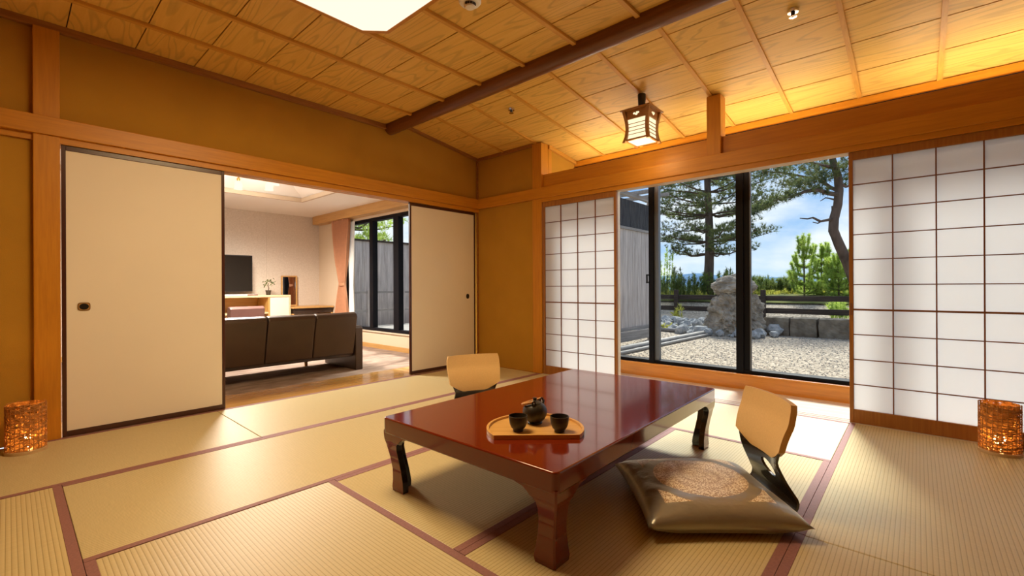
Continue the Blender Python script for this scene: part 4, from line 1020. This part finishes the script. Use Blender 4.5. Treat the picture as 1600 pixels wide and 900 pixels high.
ys_ = [-30, -15, -6, 0, 6, 12, 20, 35, 60]
for x, z in zip(xs_, zs_):
    for y in ys_: v.append((x, y, z))
for i in range(len(xs_) - 1):
    for j in range(len(ys_) - 1): fs.append((i * len(ys_) + j, (i + 1) * len(ys_) + j, (i + 1) * len(ys_) + j + 1, i * len(ys_) + j + 1))
gr.add(v, fs); ground = gr.build('ground', m_gravel)
tag(ground, 'pale gravel garden ground beyond the window', 'ground', kind='structure')
# loose pebbles
N = 9000
pc = np.stack([rng.uniform(5.2, 12.5, N), rng.uniform(-1.0, 6.0, N), np.full(N, GZ)], 1)
sz = rng.uniform(0.008, 0.022, N)[:, None]
oct_v = np.array([(1, 0, 0), (0, 1, 0), (-1, 0, 0), (0, -1, 0), (0, 0, 0.7)], float)
an = rng.uniform(0, 6.28, N); P5 = []
for k in range(5):
    x, y, z = oct_v[k]; sc_ = rng.uniform(0.7, 1.3, N)
    P5.append(pc + np.stack([(x * np.cos(an) - y * np.sin(an)) * sc_, (x * np.sin(an) + y * np.cos(an)) * sc_, np.full(N, z)], 1) * sz)
tr_ = np.stack([P5[0], P5[1], P5[4], P5[1], P5[2], P5[4], P5[2], P5[3], P5[4], P5[3], P5[0], P5[4]], 1).reshape(-1, 3)
pb = tri_mesh('pebbles', tr_, M('pebble', (0.55, 0.48, 0.39), 0.85, vscale=12, col2=(0.16, 0.14, 0.12), var=0.1), ground); pb['kind'] = 'stuff'

o = B().box(4.40, 4.50, -3.0, 4.06, -0.30, 0.134).build('trim_18', M('foundation', (0.35, 0.33, 0.30), 0.9)); tag(o, 'grey foundation strip under the garden window', 'foundation', kind='structure')
o = B().box(4.40, 4.62, -6.0, 12.0, 2.42, 2.52).build('unseen_eave', M('eave_wood', (0.20, 0.13, 0.08), 0.8)); tag(o, 'added unseen eave above the garden window, kept short for the sun', 'roof', kind='structure')  # added out of view to shape the sun, short enough to reach the shoji
o = B().box(3.9, 4.42, 3.06, 12.0, 2.46, 2.56).build('unseen_eave', M('eave_wood_side', (0.20, 0.13, 0.08), 0.8)); tag(o, 'added unseen eave above the sofa room window', 'roof', kind='structure')  # same added eave, out of view, carried on over the other window

def weathered(name, c1, c2, axis):
    return WOOD(name, c1, c2, axis, 0.85, 7, spec=0.1, contrast=(0.3, 0.7))
m_wz = weathered('weathered_plank', (0.66, 0.60, 0.57), (0.34, 0.30, 0.28), 'Z')
m_wx = weathered('weathered_rail', (0.38, 0.36, 0.34), (0.22, 0.20, 0.19), 'X')
m_reed = WOOD('reed_screen', (0.10, 0.10, 0.105), (0.035, 0.035, 0.04), 'Z', 0.9, 12, spec=0.1)
fn = thing('plank_screen', 'grey weathered plank privacy screen left of the garden window view', 'fence', (8.0, 4.34, GZ))
FO = (8.0, 4.34, GZ)
xx = 6.3; k = 0
while xx < 9.45:
    B(FO).box(xx, xx + 0.098, 4.33 + 0.004 * (k % 2), 4.352 + 0.004 * (k % 2), 0.085, 2.06).build('plank', m_wz, fn)
    xx += 0.101; k += 1
B(FO).box(6.3, 9.46, 4.30, 4.37, 2.055, 2.105).build('cap_rail', m_wx, fn)
B(FO).box(6.3, 9.46, 4.315, 4.36, 0.02, 0.09).build('bottom_rail', m_wx, fn)
for i in range(9): B(FO).box(6.3 + i * 0.351, 6.3 + i * 0.351 + 0.347, 4.335, 4.35, 2.105, 2.66).build('reed_panel', m_reed, fn)
for xa in (6.3, 9.38): B(FO).box(xa, xa + 0.08, 4.352, 4.43, GZ, 2.75).build('post', m_wz, fn)
B(FO).box(6.2, 9.6, 4.32, 4.40, 2.74, 2.82).build('top_beam', m_wx, fn)
for i in range(6): B(FO).box(6.5 + i * 0.55, 6.57 + i * 0.55, 3.9, 5.4, 2.82, 2.89).build('rafter', m_wx, fn)
sk = B((8, 4.2, GZ)).box(6.3, 9.3, 4.22, 4.29, -0.16, 0.02).build('skirt_beam', m_wx); tag(sk, 'pale horizontal beam under the plank screen', 'beam')
for xa in (7.2, 9.12): B((8, 4.2, GZ)).box(xa, xa + 0.09, 4.225, 4.285, GZ, -0.16).build('foot', m_wz, sk)
m_bamboo = M('weathered_bamboo', (0.19, 0.18, 0.17), 0.6, var=0.15, vscale=12)
def pole(name, a, b_, rad, label, knots=8):
    a, b_ = Vector(a), Vector(b_); path = [a.lerp(b_, i / (knots * 4)) for i in range(knots * 4 + 1)]
    o = B(a).tube(path, [rad * (1.1 if i % 4 == 0 else 1.0) for i in range(len(path))], 12).build(name, m_bamboo, smooth=True)
    return tag(o, label, 'bamboo pole', 'bamboo edging poles on the gravel')
pole('bamboo_pole', (6.4, 3.92, GZ + 0.06), (11.1, 3.74, GZ + 0.06), 0.058, 'thick grey bamboo pole edging the gravel')
pole('bamboo_pole', (6.4, 3.77, GZ + 0.035), (11.0, 3.62, GZ + 0.035), 0.033, 'thin grey bamboo pole lying before the thick one')
pole('bamboo_pole', (11.3, 5.0, GZ + 0.05), (11.05, 3.85, GZ + 0.05), 0.05, 'short bamboo pole across the far end of the edging', 4)

# rocks
def rock_mesh(name, seed, sub, amp, mat, sx=1, sy=1, sz=1, flat=0.0):
    bm = bmesh.new(); bmesh.ops.create_icosphere(bm, subdivisions=sub, radius=1)
    for v in bm.verts:
        c = v.co.copy(); d = mnoise.fractal(c * 1.6 + Vector((seed * 3.1, seed, 0)), 0.9, 2.1, 5) * amp
        d += abs(mnoise.noise(c * 4.0 + Vector((seed, 0, 7)))) * amp * 0.5
        d += 0.25 * amp * mnoise.noise(c * 9 + Vector((seed, 3, 1))); v.co = c * (1 + d); v.co.x *= sx; v.co.y *= sy; v.co.z *= sz
        if flat and v.co.z < -flat * sz: v.co.z = -flat * sz
    me = bpy.data.meshes.new(name); bm.to_mesh(me); bm.free(); me.materials.append(mat); return me
m_rock = M('lichen_rock', (0.46, 0.40, 0.32), 0.95, spec=0.1, vscale=5, col2=(0.17, 0.145, 0.115), var=0.1, bump=0.8, bscale=14)
m_rubble = M('grey_rubble', (0.47, 0.46, 0.44), 0.85, spec=0.2, vscale=3, col2=(0.24, 0.26, 0.27), var=0.1, bump=0.4, bscale=20)
m_block = M('brown_block', (0.30, 0.26, 0.20), 0.95, spec=0.1, vscale=5, col2=(0.15, 0.125, 0.095), var=0.1, bump=0.7, bscale=18)
# standing stone: tapered slab
bk = B(); v = []; fs = []
for x, z in ((18.4, 0.30), (18.9, 0.44), (20, 0.52), (22, 0.60), (30, 0.62), (45, 0.4)):
    for y in ys_: v.append((x, y + 0.4 * math.sin(y * 3 + x), z))
for i in range(5):
    for j in range(len(ys_) - 1): fs.append((i * len(ys_) + j, (i + 1) * len(ys_) + j, (i + 1) * len(ys_) + j + 1, i * len(ys_) + j + 1))
bk.add(v, fs); o = bk.build('ground_bank', M('weedy_bank', (0.16, 0.17, 0.05), 0.95, spec=0.05, vscale=1.5, col2=(0.06, 0.075, 0.03), var=0.1, bump=0.8, bscale=4))
tag(o, 'weedy green bank beyond the rail fence', 'bank', kind='structure')
def slab(seed, w0, w1, d0, d1, h_, mat, name):
    bm = bmesh.new(); bmesh.ops.create_cube(bm, size=2); bmesh.ops.subdivide_edges(bm, edges=bm.edges[:], cuts=31, use_grid_fill=True)
    for v in bm.verts:
        c = v.co.copy(); t_ = (c.z + 1) / 2; w = w0 + (w1 - w0) * t_ ** 0.8; d = d0 + (d1 - d0) * t_
        rnd = c.normalized() * 1.15; q = c.lerp(rnd, 0.35)
        p = Vector((q.x * d, q.y * w, (q.z + 1) / 2 * h_))
        nn = mnoise.fractal(p * 2.6 + Vector((seed, seed, 0)), 0.55, 2.2, 6) * 0.13 - 0.05 * abs(mnoise.noise(Vector((p.x * 3, p.y * 3, p.z * 9))))
        p += Vector((c.x, c.y, c.z * 0.6)).normalized() * nn * (1 if t_ > 0.02 else 0.3); v.co = p
    me = bpy.data.meshes.new(name); bm.to_mesh(me); bm.free(); me.materials.append(mat); return me
rp = px(1140, 522, 11.0)
o = link('standing_stone', slab(2, 0.66, 0.46, 0.45, 0.32, 0.98, m_rock, 'standing_stone'), None, (11.7, 3.30, GZ - 0.04), (0, 0, math.radians(-20))); tag(o, 'tall rough standing stone among the rubble', 'rock')
o = link('boulder', rock_mesh('boulder', 4, 5, 0.22, m_rock, 0.34, 0.50, 0.27, 0.8), None, (11.7, 3.32, GZ + 0.98 + 0.16), (0, 0, math.radians(-20))); tag(o, 'rough boulder balanced on the standing stone', 'rock')
kinds = [rock_mesh('rubble_stone', 10 + i, 2, 0.35, m_rubble, 0.9, 1.0, 0.65) for i in range(6)]
rr = random.Random(11); cnt = 0
spots = []
for tries in range(9000):
    k3 = tries % 10
    if k3 < 7: x, y = rr.uniform(11.3, 13.5), rr.uniform(3.5, 6.0)
    elif k3 < 9: x, y = rr.uniform(10.95, 11.3), rr.uniform(2.6, 4.4)
    else: x, y = rr.uniform(11.5, 11.92), rr.uniform(2.40, 2.9)
    if (x - 11.7) ** 2 / 0.42 + (y - 3.3) ** 2 / 0.72 < 1: continue
    s_ = rr.uniform(0.11, 0.19) if tries < 2500 else rr.uniform(0.05, 0.10)
    if any((x - a) ** 2 + (y - b_) ** 2 < (0.82 * (s_ + c)) ** 2 for a, b_, c in spots): continue
    spots.append((x, y, s_))
    o = link('rubble_stone', kinds[cnt % 6], None, (x, y, GZ + s_ * 0.5 + 0.12 * max(0, 1 - abs(x - 12.5))), (rr.uniform(-0.3, 0.3), rr.uniform(-0.3, 0.3), rr.uniform(0, 6.28))); o.scale = (s_, s_ * rr.uniform(0.75, 1.1), s_ * 1.15)
    tag(o, 'grey rubble stone in the heap around the standing stone', 'stone', 'rubble stones around the standing stone'); cnt += 1
    if cnt >= 190: break
ye = [2.74, 2.20, 1.66, 1.05, 0.45, -0.2]
nm = ['squared stone block nearest the standing stone', 'second squared stone block from the standing stone', 'third squared stone block from the standing stone', 'fourth squared stone block, cut off by the shoji edge', 'squared stone block hidden behind the right shoji']
for i in range(5):
    y1, y0 = ye[i], ye[i + 1]
    bm = bmesh.new(); bmesh.ops.create_cube(bm, size=2); bmesh.ops.subdivide_edges(bm, edges=bm.edges[:], cuts=9, use_grid_fill=True)
    for v in bm.verts:
        c = v.co.copy(); q = c.lerp(c.normalized() * 1.2, 0.10)
        p = Vector((q.x * 0.26, q.y * ((y1 - y0) / 2 - 0.012), (q.z + 1) / 2 * 0.43))
        v.co = p + c.normalized() * mnoise.fractal(p * 5 + Vector((i * 4, 1, 2)), 0.9, 2.1, 4) * 0.028
    me = bpy.data.meshes.new('stone_block'); bm.to_mesh(me); bm.free(); me.materials.append(m_block)
    tag(link('stone_block', me, None, (12.25, (y0 + y1) / 2, GZ - 0.01)), nm[i], 'stone block', 'squared stone blocks edging the gravel')

# low rail fence
m_rail = WOOD('dark_rail', (0.085, 0.065, 0.055), (0.035, 0.028, 0.024), 'Y', 0.85, 6, spec=0.1)
rf = thing('rail_fence', 'low dark two-rail wooden fence behind the stones', 'fence', (14.0, 3.2, GZ))
RO = (14.0, 3.2, GZ)
for z0, z1 in ((0.155, 0.30), (0.50, 0.64)): B(RO).box(14.0, 14.06, -4.2, 10.6, z0, z1).build('rail', m_rail, rf, bevel=0.01)
for yy in (10.51, 8.07, 5.63, 3.19, 0.75, -1.69, -4.1): B(RO).box(13.92, 14.02, yy - 0.06, yy + 0.06, GZ - 0.02, 0.80).build('post', m_rail, rf, bevel=0.01)

# ------------------------------------------------------------------ planting
def needles(C, D, per, length, width, spread):
    """thin triangles fanning from centres C along directions D"""
    n = len(C); C = np.repeat(C, per, 0); D = np.repeat(D, per, 0)
    d = D + spread * rng.normal(size=C.shape); d /= np.linalg.norm(d, axis=1)[:, None] + 1e-9
    L = length * rng.uniform(0.6, 1.15, (len(C), 1)); s = np.cross(d, rng.normal(size=C.shape)); s /= np.linalg.norm(s, axis=1)[:, None] + 1e-9
    base = C + 0.02 * length * rng.normal(size=C.shape)
    return np.stack([base + s * width / 2, base - s * width / 2, base + d * L], 1).reshape(-1, 3)
def leafmat(name, c1, c2):
    m, n, l, b = mat_new(name); b.inputs['Roughness'].default_value = 0.6; b.inputs['Specular IOR Level'].default_value = 0.2
    tc = n.new('ShaderNodeTexCoord'); no = n.new('ShaderNodeTexNoise'); no.inputs['Scale'].default_value = 2.2; no.inputs['Detail'].default_value = 4; l.new(tc.outputs['Object'], no.inputs['Vector'])
    cr = n.new('ShaderNodeValToRGB'); l.new(no.outputs[0], cr.inputs[0]); cr.color_ramp.elements[0].position = 0.35; cr.color_ramp.elements[0].color = (*dim(c2), 1); cr.color_ramp.elements[1].position = 0.68; cr.color_ramp.elements[1].color = (*dim(c1), 1)
    l.new(cr.outputs[0], b.inputs['Base Color'])
    t_ = n.new('ShaderNodeBsdfTranslucent'); l.new(cr.outputs[0], t_.inputs[0]); mx = n.new('ShaderNodeMixShader'); mx.inputs[0].default_value = 0.45
    out = n['Material Output']; l.new(b.outputs[0], mx.inputs[1]); l.new(t_.outputs[0], mx.inputs[2]); l.new(mx.outputs[0], out.inputs[0]); return m
m_pine = leafmat('pine_needles', (0.24, 0.27, 0.085), (0.06, 0.09, 0.045))
m_pine_y = leafmat('young_pine_needles', (0.72, 0.86, 0.19), (0.32, 0.46, 0.10))
m_weed = leafmat('weed_leaves', (0.30, 0.36, 0.08), (0.09, 0.14, 0.045))
m_grass = leafmat('yellow_grass', (0.85, 0.78, 0.14), (0.45, 0.48, 0.10))
m_bark = M('pine_bark', (0.17, 0.12, 0.095), 0.95, spec=0.1, vscale=6, col2=(0.07, 0.05, 0.04), var=0.1, bump=0.8, bscale=10, stretch=(1, 1, 0.4))
def pad(c, rx, ry, rz, n):
    p = rng.normal(size=(n, 3)); p /= np.linalg.norm(p, axis=1)[:, None]; p *= rng.uniform(0.25, 1, (n, 1)) ** 0.5
    return np.array(c) + p * np.array([rx, ry, rz])
def limb(b, p0, p1, r0_, r1_, sag, n=7):
    p0, p1 = Vector(p0), Vector(p1); pts = []
    for i in range(n):
        t_ = i / (n - 1); q = p0.lerp(p1, t_); q.z += sag * math.sin(t_ * PI); q += Vector((random.gauss(0, .03), random.gauss(0, .03), random.gauss(0, .03))) * (1 if 0 < i < n - 1 else 0); pts.append(q)
    b.tube(pts, [r0_ + (r1_ - r0_) * i / (n - 1) for i in range(n)], 6); return pts

# the straight black pine
def whorl_pine(name, label, base, top, rad, whorls, seed, mat):
    random.seed(seed)
    T = thing(name, label, 'tree', base)
    b0 = Vector(base); tk = B(base); tk.tube([b0 + Vector((0.04 * math.sin(i * 1.3), 0.05 * math.cos(i * 0.9), (top - b0.z) * i / 12)) for i in range(13)], [rad * (1.25 if i == 0 else 1) * (1 - 0.7 * i / 12) for i in range(13)], 12); tk.build('trunk', m_bark, T, smooth=True)
    Cs = []; br = B(base)
    for z, L, nb, dens in whorls:
        a0 = random.uniform(0, 6.28)
        for k in range(nb):
            a = a0 + 2 * PI * k / nb + random.uniform(-0.3, 0.3); l_ = L * random.uniform(0.75, 1.1)
            p1 = b0 + Vector((l_ * math.cos(a), l_ * math.sin(a), z - b0.z + 0.10 * l_ + random.uniform(-0.1, 0.15)))
            pts = limb(br, b0 + Vector((0, 0, z - b0.z)), p1, 0.045, 0.012, -0.12)
            for q, w in zip(pts[2:], (0.3, 0.6, 0.9, 1.0, 0.8)):
                Cs.append(pad((q.x, q.y, q.z + 0.10), 0.34 * w + 0.1, 0.34 * w + 0.1, 0.17, int(dens * w)))
                s1 = Vector((random.uniform(-1, 1), random.uniform(-1, 1), 0.1)).normalized() * 0.45 * w
                br.tube([q, q + s1], [0.012, 0.005], 4, cap=False)
                Cs.append(pad((q.x + s1.x, q.y + s1.y, q.z + 0.12), 0.22, 0.22, 0.13, int(dens * 0.5 * w)))
    br.build('branches', m_bark, T)
    C = np.concatenate(Cs) - np.array(base); D = np.tile(np.array([[0, 0, 0.9]]), (len(C), 1)) + 0.3 * rng.normal(size=C.shape)
    o = tri_mesh('needles', needles(C, D, 12, 0.17, 0.018, 0.75), mat, T); o['kind'] = 'stuff'
    return T
whorl_pine('pine_tree', 'straight dark pine with tiered branches in the left window pane', (20.4, 6.78, 0.35), 9.2, 0.22,
           [(2.30, 2.0, 5, 14), (2.85, 2.5, 7, 22), (3.35, 2.0, 5, 12), (4.0, 2.9, 8, 24), (4.5, 2.2, 5, 14), (5.0, 2.8, 7, 20), (5.6, 3.0, 7, 20), (6.4, 2.8, 6, 14), (7.2, 2.2, 5, 10), (8.0, 1.5, 5, 9)], 21, m_pine)

# the bent red pine at the right
P2 = thing('bent_pine_tree', 'bent red pine with bare lower branches beside the right shoji', 'tree', (px(1345, 470, 13).x, px(1345, 470, 13).y, 0.2))
PO = P2.location.copy()
tp_ = [px(x, y, 13) for x, y in ((1348, 478), (1338, 445), (1324, 410), (1311, 382), (1302, 360), (1303, 342), (1309, 320), (1311, 298), (1309, 275), (1301, 250), (1296, 222), (1300, 190))]
B(PO).tube(tp_, [0.17, 0.15, 0.135, 0.128, 0.125, 0.122, 0.112, 0.108, 0.10, 0.085, 0.07, 0.05], 12).build('trunk', m_bark, P2, smooth=True)
br = B(PO)
def limb_px(pts, r0_, r1_, d=13): br.tube([px(x, y, d + dd) for x, y, dd in pts], [r0_ + (r1_ - r0_) * i / (len(pts) - 1) for i in range(len(pts))], 6)
limb_px([(1302, 342, 0), (1292, 344, -.1), (1282, 346, -.2), (1270, 340, -.3), (1262, 342, -.3), (1250, 341, -.4)], 0.05, 0.012)
limb_px([(1282, 346, -.2), (1278, 349, -.2), (1270, 347, -.2)], 0.025, 0.01)
limb_px([(1309, 316, 0), (1304, 312, 0), (1296, 310, .1), (1290, 309, .2), (1282, 314, .2)], 0.035, 0.012)
limb_px([(1303, 338, 0), (1301, 328, .1), (1300, 323, .1), (1306, 321, .1)], 0.04, 0.02)
limb_px([(1310, 304, 0), (1294, 302, -.2), (1280, 297, -.4), (1262, 298, -.6), (1240, 306, -.8), (1215, 312, -1.0), (1190, 322, -1.1)], 0.07, 0.02)
limb_px([(1310, 298, 0), (1298, 293, .2), (1280, 280, .5), (1255, 276, .8), (1225, 270, 1.0), (1195, 268, 1.2)], 0.06, 0.02)
limb_px([(1309, 285, 0), (1322, 292, .1), (1338, 285, .3)], 0.05, 0.02)
limb_px([(1306, 262, 0), (1285, 258, -.5), (1262, 252, -1.0)], 0.05, 0.02)
br.build('branches', m_bark, P2)
Cs = []
for x, y, dd, rx, rz_, nn in ((1295, 268, 0, .55, .24, 110), (1270, 283, -.4, .5, .20, 95), (1250, 292, -.6, .45, .18, 85), (1228, 282, .4, .42, .2, 75), (1210, 270, 1.0, .4, .16, 55), (1190, 262, 1.2, .3, .14, 36), (1268, 262, .8, .5, .2, 80), (1320, 266, .2, .35, .3, 60),
                           (1235, 306, -.8, .3, .12, 45), (1212, 312, -1.0, .28, .12, 45), (1192, 322, -1.1, .3, .13, 55), (1178, 330, -1.1, .22, .12, 36), (1182, 290, 1.2, .25, .12, 24), (1255, 250, -.8, .6, .25, 70), (1300, 240, 0, .7, .3, 90), (1225, 262, .6, .35, .14, 40), (1284, 298, -.3, .3, .1, 40), (1322, 285, .2, .25, .16, 30)):
    q = px(x, y, 13 + dd); Cs.append(pad((q.x, q.y, q.z), rx, rx, rz_, nn))
C = np.concatenate(Cs) - np.array(PO); D = np.tile(np.array([[0, 0, 0.5]]), (len(C), 1)) + 0.4 * rng.normal(size=C.shape)
o = tri_mesh('needles', needles(C, D, 16, 0.15, 0.013, 0.8), m_pine, P2); o['kind'] = 'stuff'

def young_pine(label, base, h_, seed, mat, wid=0.8, name='young_pine'):
    random.seed(seed); T = thing(name, label, 'young tree', base); b = B(); C = []; D = []
    def shoot(p0, p1, rr1, dens):
        p0, p1 = Vector(p0), Vector(p1); b.tube([p0, p0.lerp(p1, .5), p1], [rr1, rr1 * .8, rr1 * .4], 5)
        d = (p1 - p0).normalized()
        for i in range(dens):
            q = p0.lerp(p1, random.uniform(0.15, 1.02)); C.append(q); D.append(d * 0.9)
    shoot((0, 0, 0), (0.03, 0.02, h_), 0.035, 50)
    for lv in range(6):
        z = h_ * (0.12 + 0.13 * lv); L = wid * (1 - 0.13 * lv)
        for k in range(7):
            a = random.uniform(0, 6.28); l_ = L * random.uniform(0.5, 1)
            m_ = Vector((l_ * 0.7 * math.cos(a), l_ * 0.7 * math.sin(a), z + 0.12)); e_ = m_ + Vector((0.25 * l_ * math.cos(a), 0.25 * l_ * math.sin(a), random.uniform(0.25, 0.5)))
            shoot((0, 0, z), m_, 0.018, 16); shoot(m_, e_, 0.013, 22)
    b.build('stem', m_bark, T)
    C = np.array([tuple(c) for c in C]); D = np.array([tuple(d) for d in D])
    o = tri_mesh('needles', needles(C, D, 12, 0.13, 0.016, 0.7), mat, T); o['kind'] = 'stuff'
def gpt(x, depth, z):
    p = px(x, 448, depth); return (p.x, p.y, z)
young_pine('tallest bright young pine in the right window pane', gpt(1257, 17, 0.30), 2.50, 3, m_pine_y, 0.85)
young_pine('bright young pine between the tallest one and the bent pine', gpt(1284, 17.4, 0.30), 2.20, 5, m_pine_y, 0.85)
young_pine('bright young pine beside the bent trunk', gpt(1311, 16.4, 0.30), 1.70, 8, m_pine_y, 0.9)
young_pine('small pale young pine at the right shoji edge', gpt(1328, 16.9, 0.30), 1.90, 9, m_pine_y, 0.9)
def weed(label, base, h_, w, n, mat, seed, name='weed_clump', group='tall weeds beyond the rail fence', per=6, ln=0.16):
    random.seed(seed); T = thing(name, label, 'weeds', base, group=group); b = B(); C = []; D = []
    for i in range(n):
        a = random.uniform(0, 6.28); rr1 = w * math.sqrt(random.random()); hh = h_ * random.uniform(0.55, 1.0)
        p0 = Vector((rr1 * math.cos(a), rr1 * math.sin(a), 0)); p1 = p0 + Vector((random.gauss(0, .10), random.gauss(0, .10), hh))
        b.tube([p0, p1], [0.010, 0.004], 4, cap=False)
        for k in range(int(hh * 22)): C.append(p0.lerp(p1, random.uniform(0.08, 1))); D.append((p1 - p0).normalized() * 0.7)
    b.build('stems', mat, T)
    o = tri_mesh('leaves', needles(np.array([tuple(c) for c in C]), np.array([tuple(d) for d in D]), per, ln, 0.022, 0.6), mat, T); o['kind'] = 'stuff'
for i, (x, d, h_) in enumerate(((1032, 17.5, .95), (1042, 18.4, .75), (1050, 17.2, 1.25), (1060, 18.2, 1.35), (1070, 17.0, .95), (1080, 18.0, .95), (1090, 17.4, 1.1), (1098, 18.5, 1.0), (1120, 17.6, 1.2), (1130, 18.2, 1.35), (1141, 17.2, 1.2), (1150, 18.0, 1.0), (1160, 17.6, 1.0))):
    weed('tall dark weed clump under the straight pine', gpt(x, d + 1.2, 0.38), h_, 0.30, 13, m_weed, 40 + i)
for i, (x, d, h_) in enumerate(((1176, 19.5, .85), (1190, 20.5, .95), (1204, 20.0, .85), (1218, 20.5, .92), (1234, 19.5, .8), (1250, 19, .7), (1270, 19.2, .6), (1290, 18.8, .6), (1306, 18.8, .6), (1322, 18.4, .7))):
    weed('leafy green scrub along the bank in the right pane', gpt(x, d, 0.42), h_, 0.55, 24, m_weed, 70 + i, 'scrub_clump', 'scrub on the bank in the right pane', 9, 0.19)
for i, (x, d) in enumerate(((1182, 16.6), (1200, 16.4), (1214, 16.8), (1228, 16.4), (1243, 16.6), (1256, 16.2), (1270, 16.4), (1284, 16.0), (1298, 15.8), (1312, 15.6), (1042, 16.2), (1085, 16.2))):
    weed('low yellow grass tuft at the foot of the bank', gpt(x, d + 2.2, 0.38), 0.36, 0.45, 16, m_grass, 90 + i, 'grass_tuft', 'yellow grass tufts below the bank', 5, 0.14)
weed('light green grass tuft growing at the rail post', gpt(1060, 13.8, GZ), 0.62, 0.10, 7, m_grass, 120, 'post_grass', None, 5, 0.12)
weed('fine green grass clump leaning before the rail fence', gpt(1312, 12.6, 0.0), 0.55, 0.35, 26, m_pine_y, 121, 'fine_grass', None, 5, 0.16)
weed('small yellow weed at the end of the bamboo edging', gpt(1038, 11.8, GZ), 0.20, 0.16, 10, m_grass, 122, 'small_weed', None, 6, 0.09)
weed('pale green twig clump at the left sash of the garden window', gpt(1034, 21.5, 0.5), 2.3, 0.55, 12, m_pine_y, 123, 'pale_sapling', None, 8, 0.14)

# far hill and sea
o = B().box(60, 2500, -1500, 1500, -8.2, -8.0).build('sea', M('sea_water', (0.30, 0.44, 0.58), 0.3)); tag(o, 'blue sea beyond the trees', 'sea', kind='structure')
bm = bmesh.new(); bmesh.ops.create_grid(bm, x_segments=40, y_segments=60, size=1)
for v in bm.verts:
    x, y = v.co.x, v.co.y; h_ = max(0, 1 - x * x) * max(0, 1 - y * y); v.co = Vector((x * 120, y * 330, h_ ** 1.2 * 30 * (1 + 0.4 * mnoise.noise(Vector((x * 3, y * 5, 1))))))
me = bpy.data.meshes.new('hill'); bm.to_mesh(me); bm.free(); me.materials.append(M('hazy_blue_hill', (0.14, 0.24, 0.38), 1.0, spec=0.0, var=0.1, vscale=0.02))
tag(link('hill', me, None, (900, 330, -8.0)), 'low hazy blue hill on the far shore', 'hill', kind='structure')

# ------------------------------------------------------------------ terrace outside the sofa room
dkk = thing('terrace_deck', 'sunlit pale terrace deck outside the sofa room window', 'deck', (5.5, 7, GZ), kind='structure')
xx = 4.0
m_deck = weathered('deck_board', (0.50, 0.47, 0.43), (0.36, 0.33, 0.30), 'Y')
while xx < 7.4:
    B((5.5, 7, GZ)).box(xx, xx + 0.137, 4.9, 9.5, -0.02, 0.02).build('board', m_deck, dkk); xx += 0.142
B((5.5, 7, GZ)).box(4.0, 7.4, 4.9, 9.5, -0.25, -0.03).build('joists', m_dark, dkk)
f2 = thing('plank_fence', 'tall weathered plank fence seen through the sofa room window', 'fence', (6.5, 9.9, GZ))
F2 = (6.5, 9.9, GZ); xx = 4.0; k = 0
while xx < 9.4:
    B(F2).box(xx, xx + 0.165, 9.9 + 0.005 * (k % 2), 9.92 + 0.005 * (k % 2), GZ, 2.03).build('plank', m_wz, f2); xx += 0.168; k += 1
B(F2).box(4.0, 9.45, 9.86, 9.95, 2.03, 2.075).build('cap_rail', m_rail, f2)
rl = thing('terrace_railing', 'low wooden railing in front of the plank fence', 'railing', (6.0, 9.4, 0.02))
R2 = (6.0, 9.4, 0.02)
for z0 in (0.36, 0.78): B(R2).box(4.0, 7.4, 9.38, 9.42, z0, z0 + 0.05).build('rail', m_wx, rl)
for xa in (4.6, 5.5, 6.4, 7.3): B(R2).box(xa, xa + 0.09, 9.36, 9.44, 0.02, 0.86).build('post', m_wz, rl)
whorl_pine('garden_pine_tree', 'pine crown rising above the plank fence outside the sofa room', (6.6, 12.6, GZ), 5.4, 0.16,
           [(2.2, 1.5, 5, 14), (2.7, 1.9, 6, 16), (3.2, 1.9, 6, 16), (3.8, 1.6, 5, 12), (4.5, 1.2, 5, 10)], 31, m_pine_y)
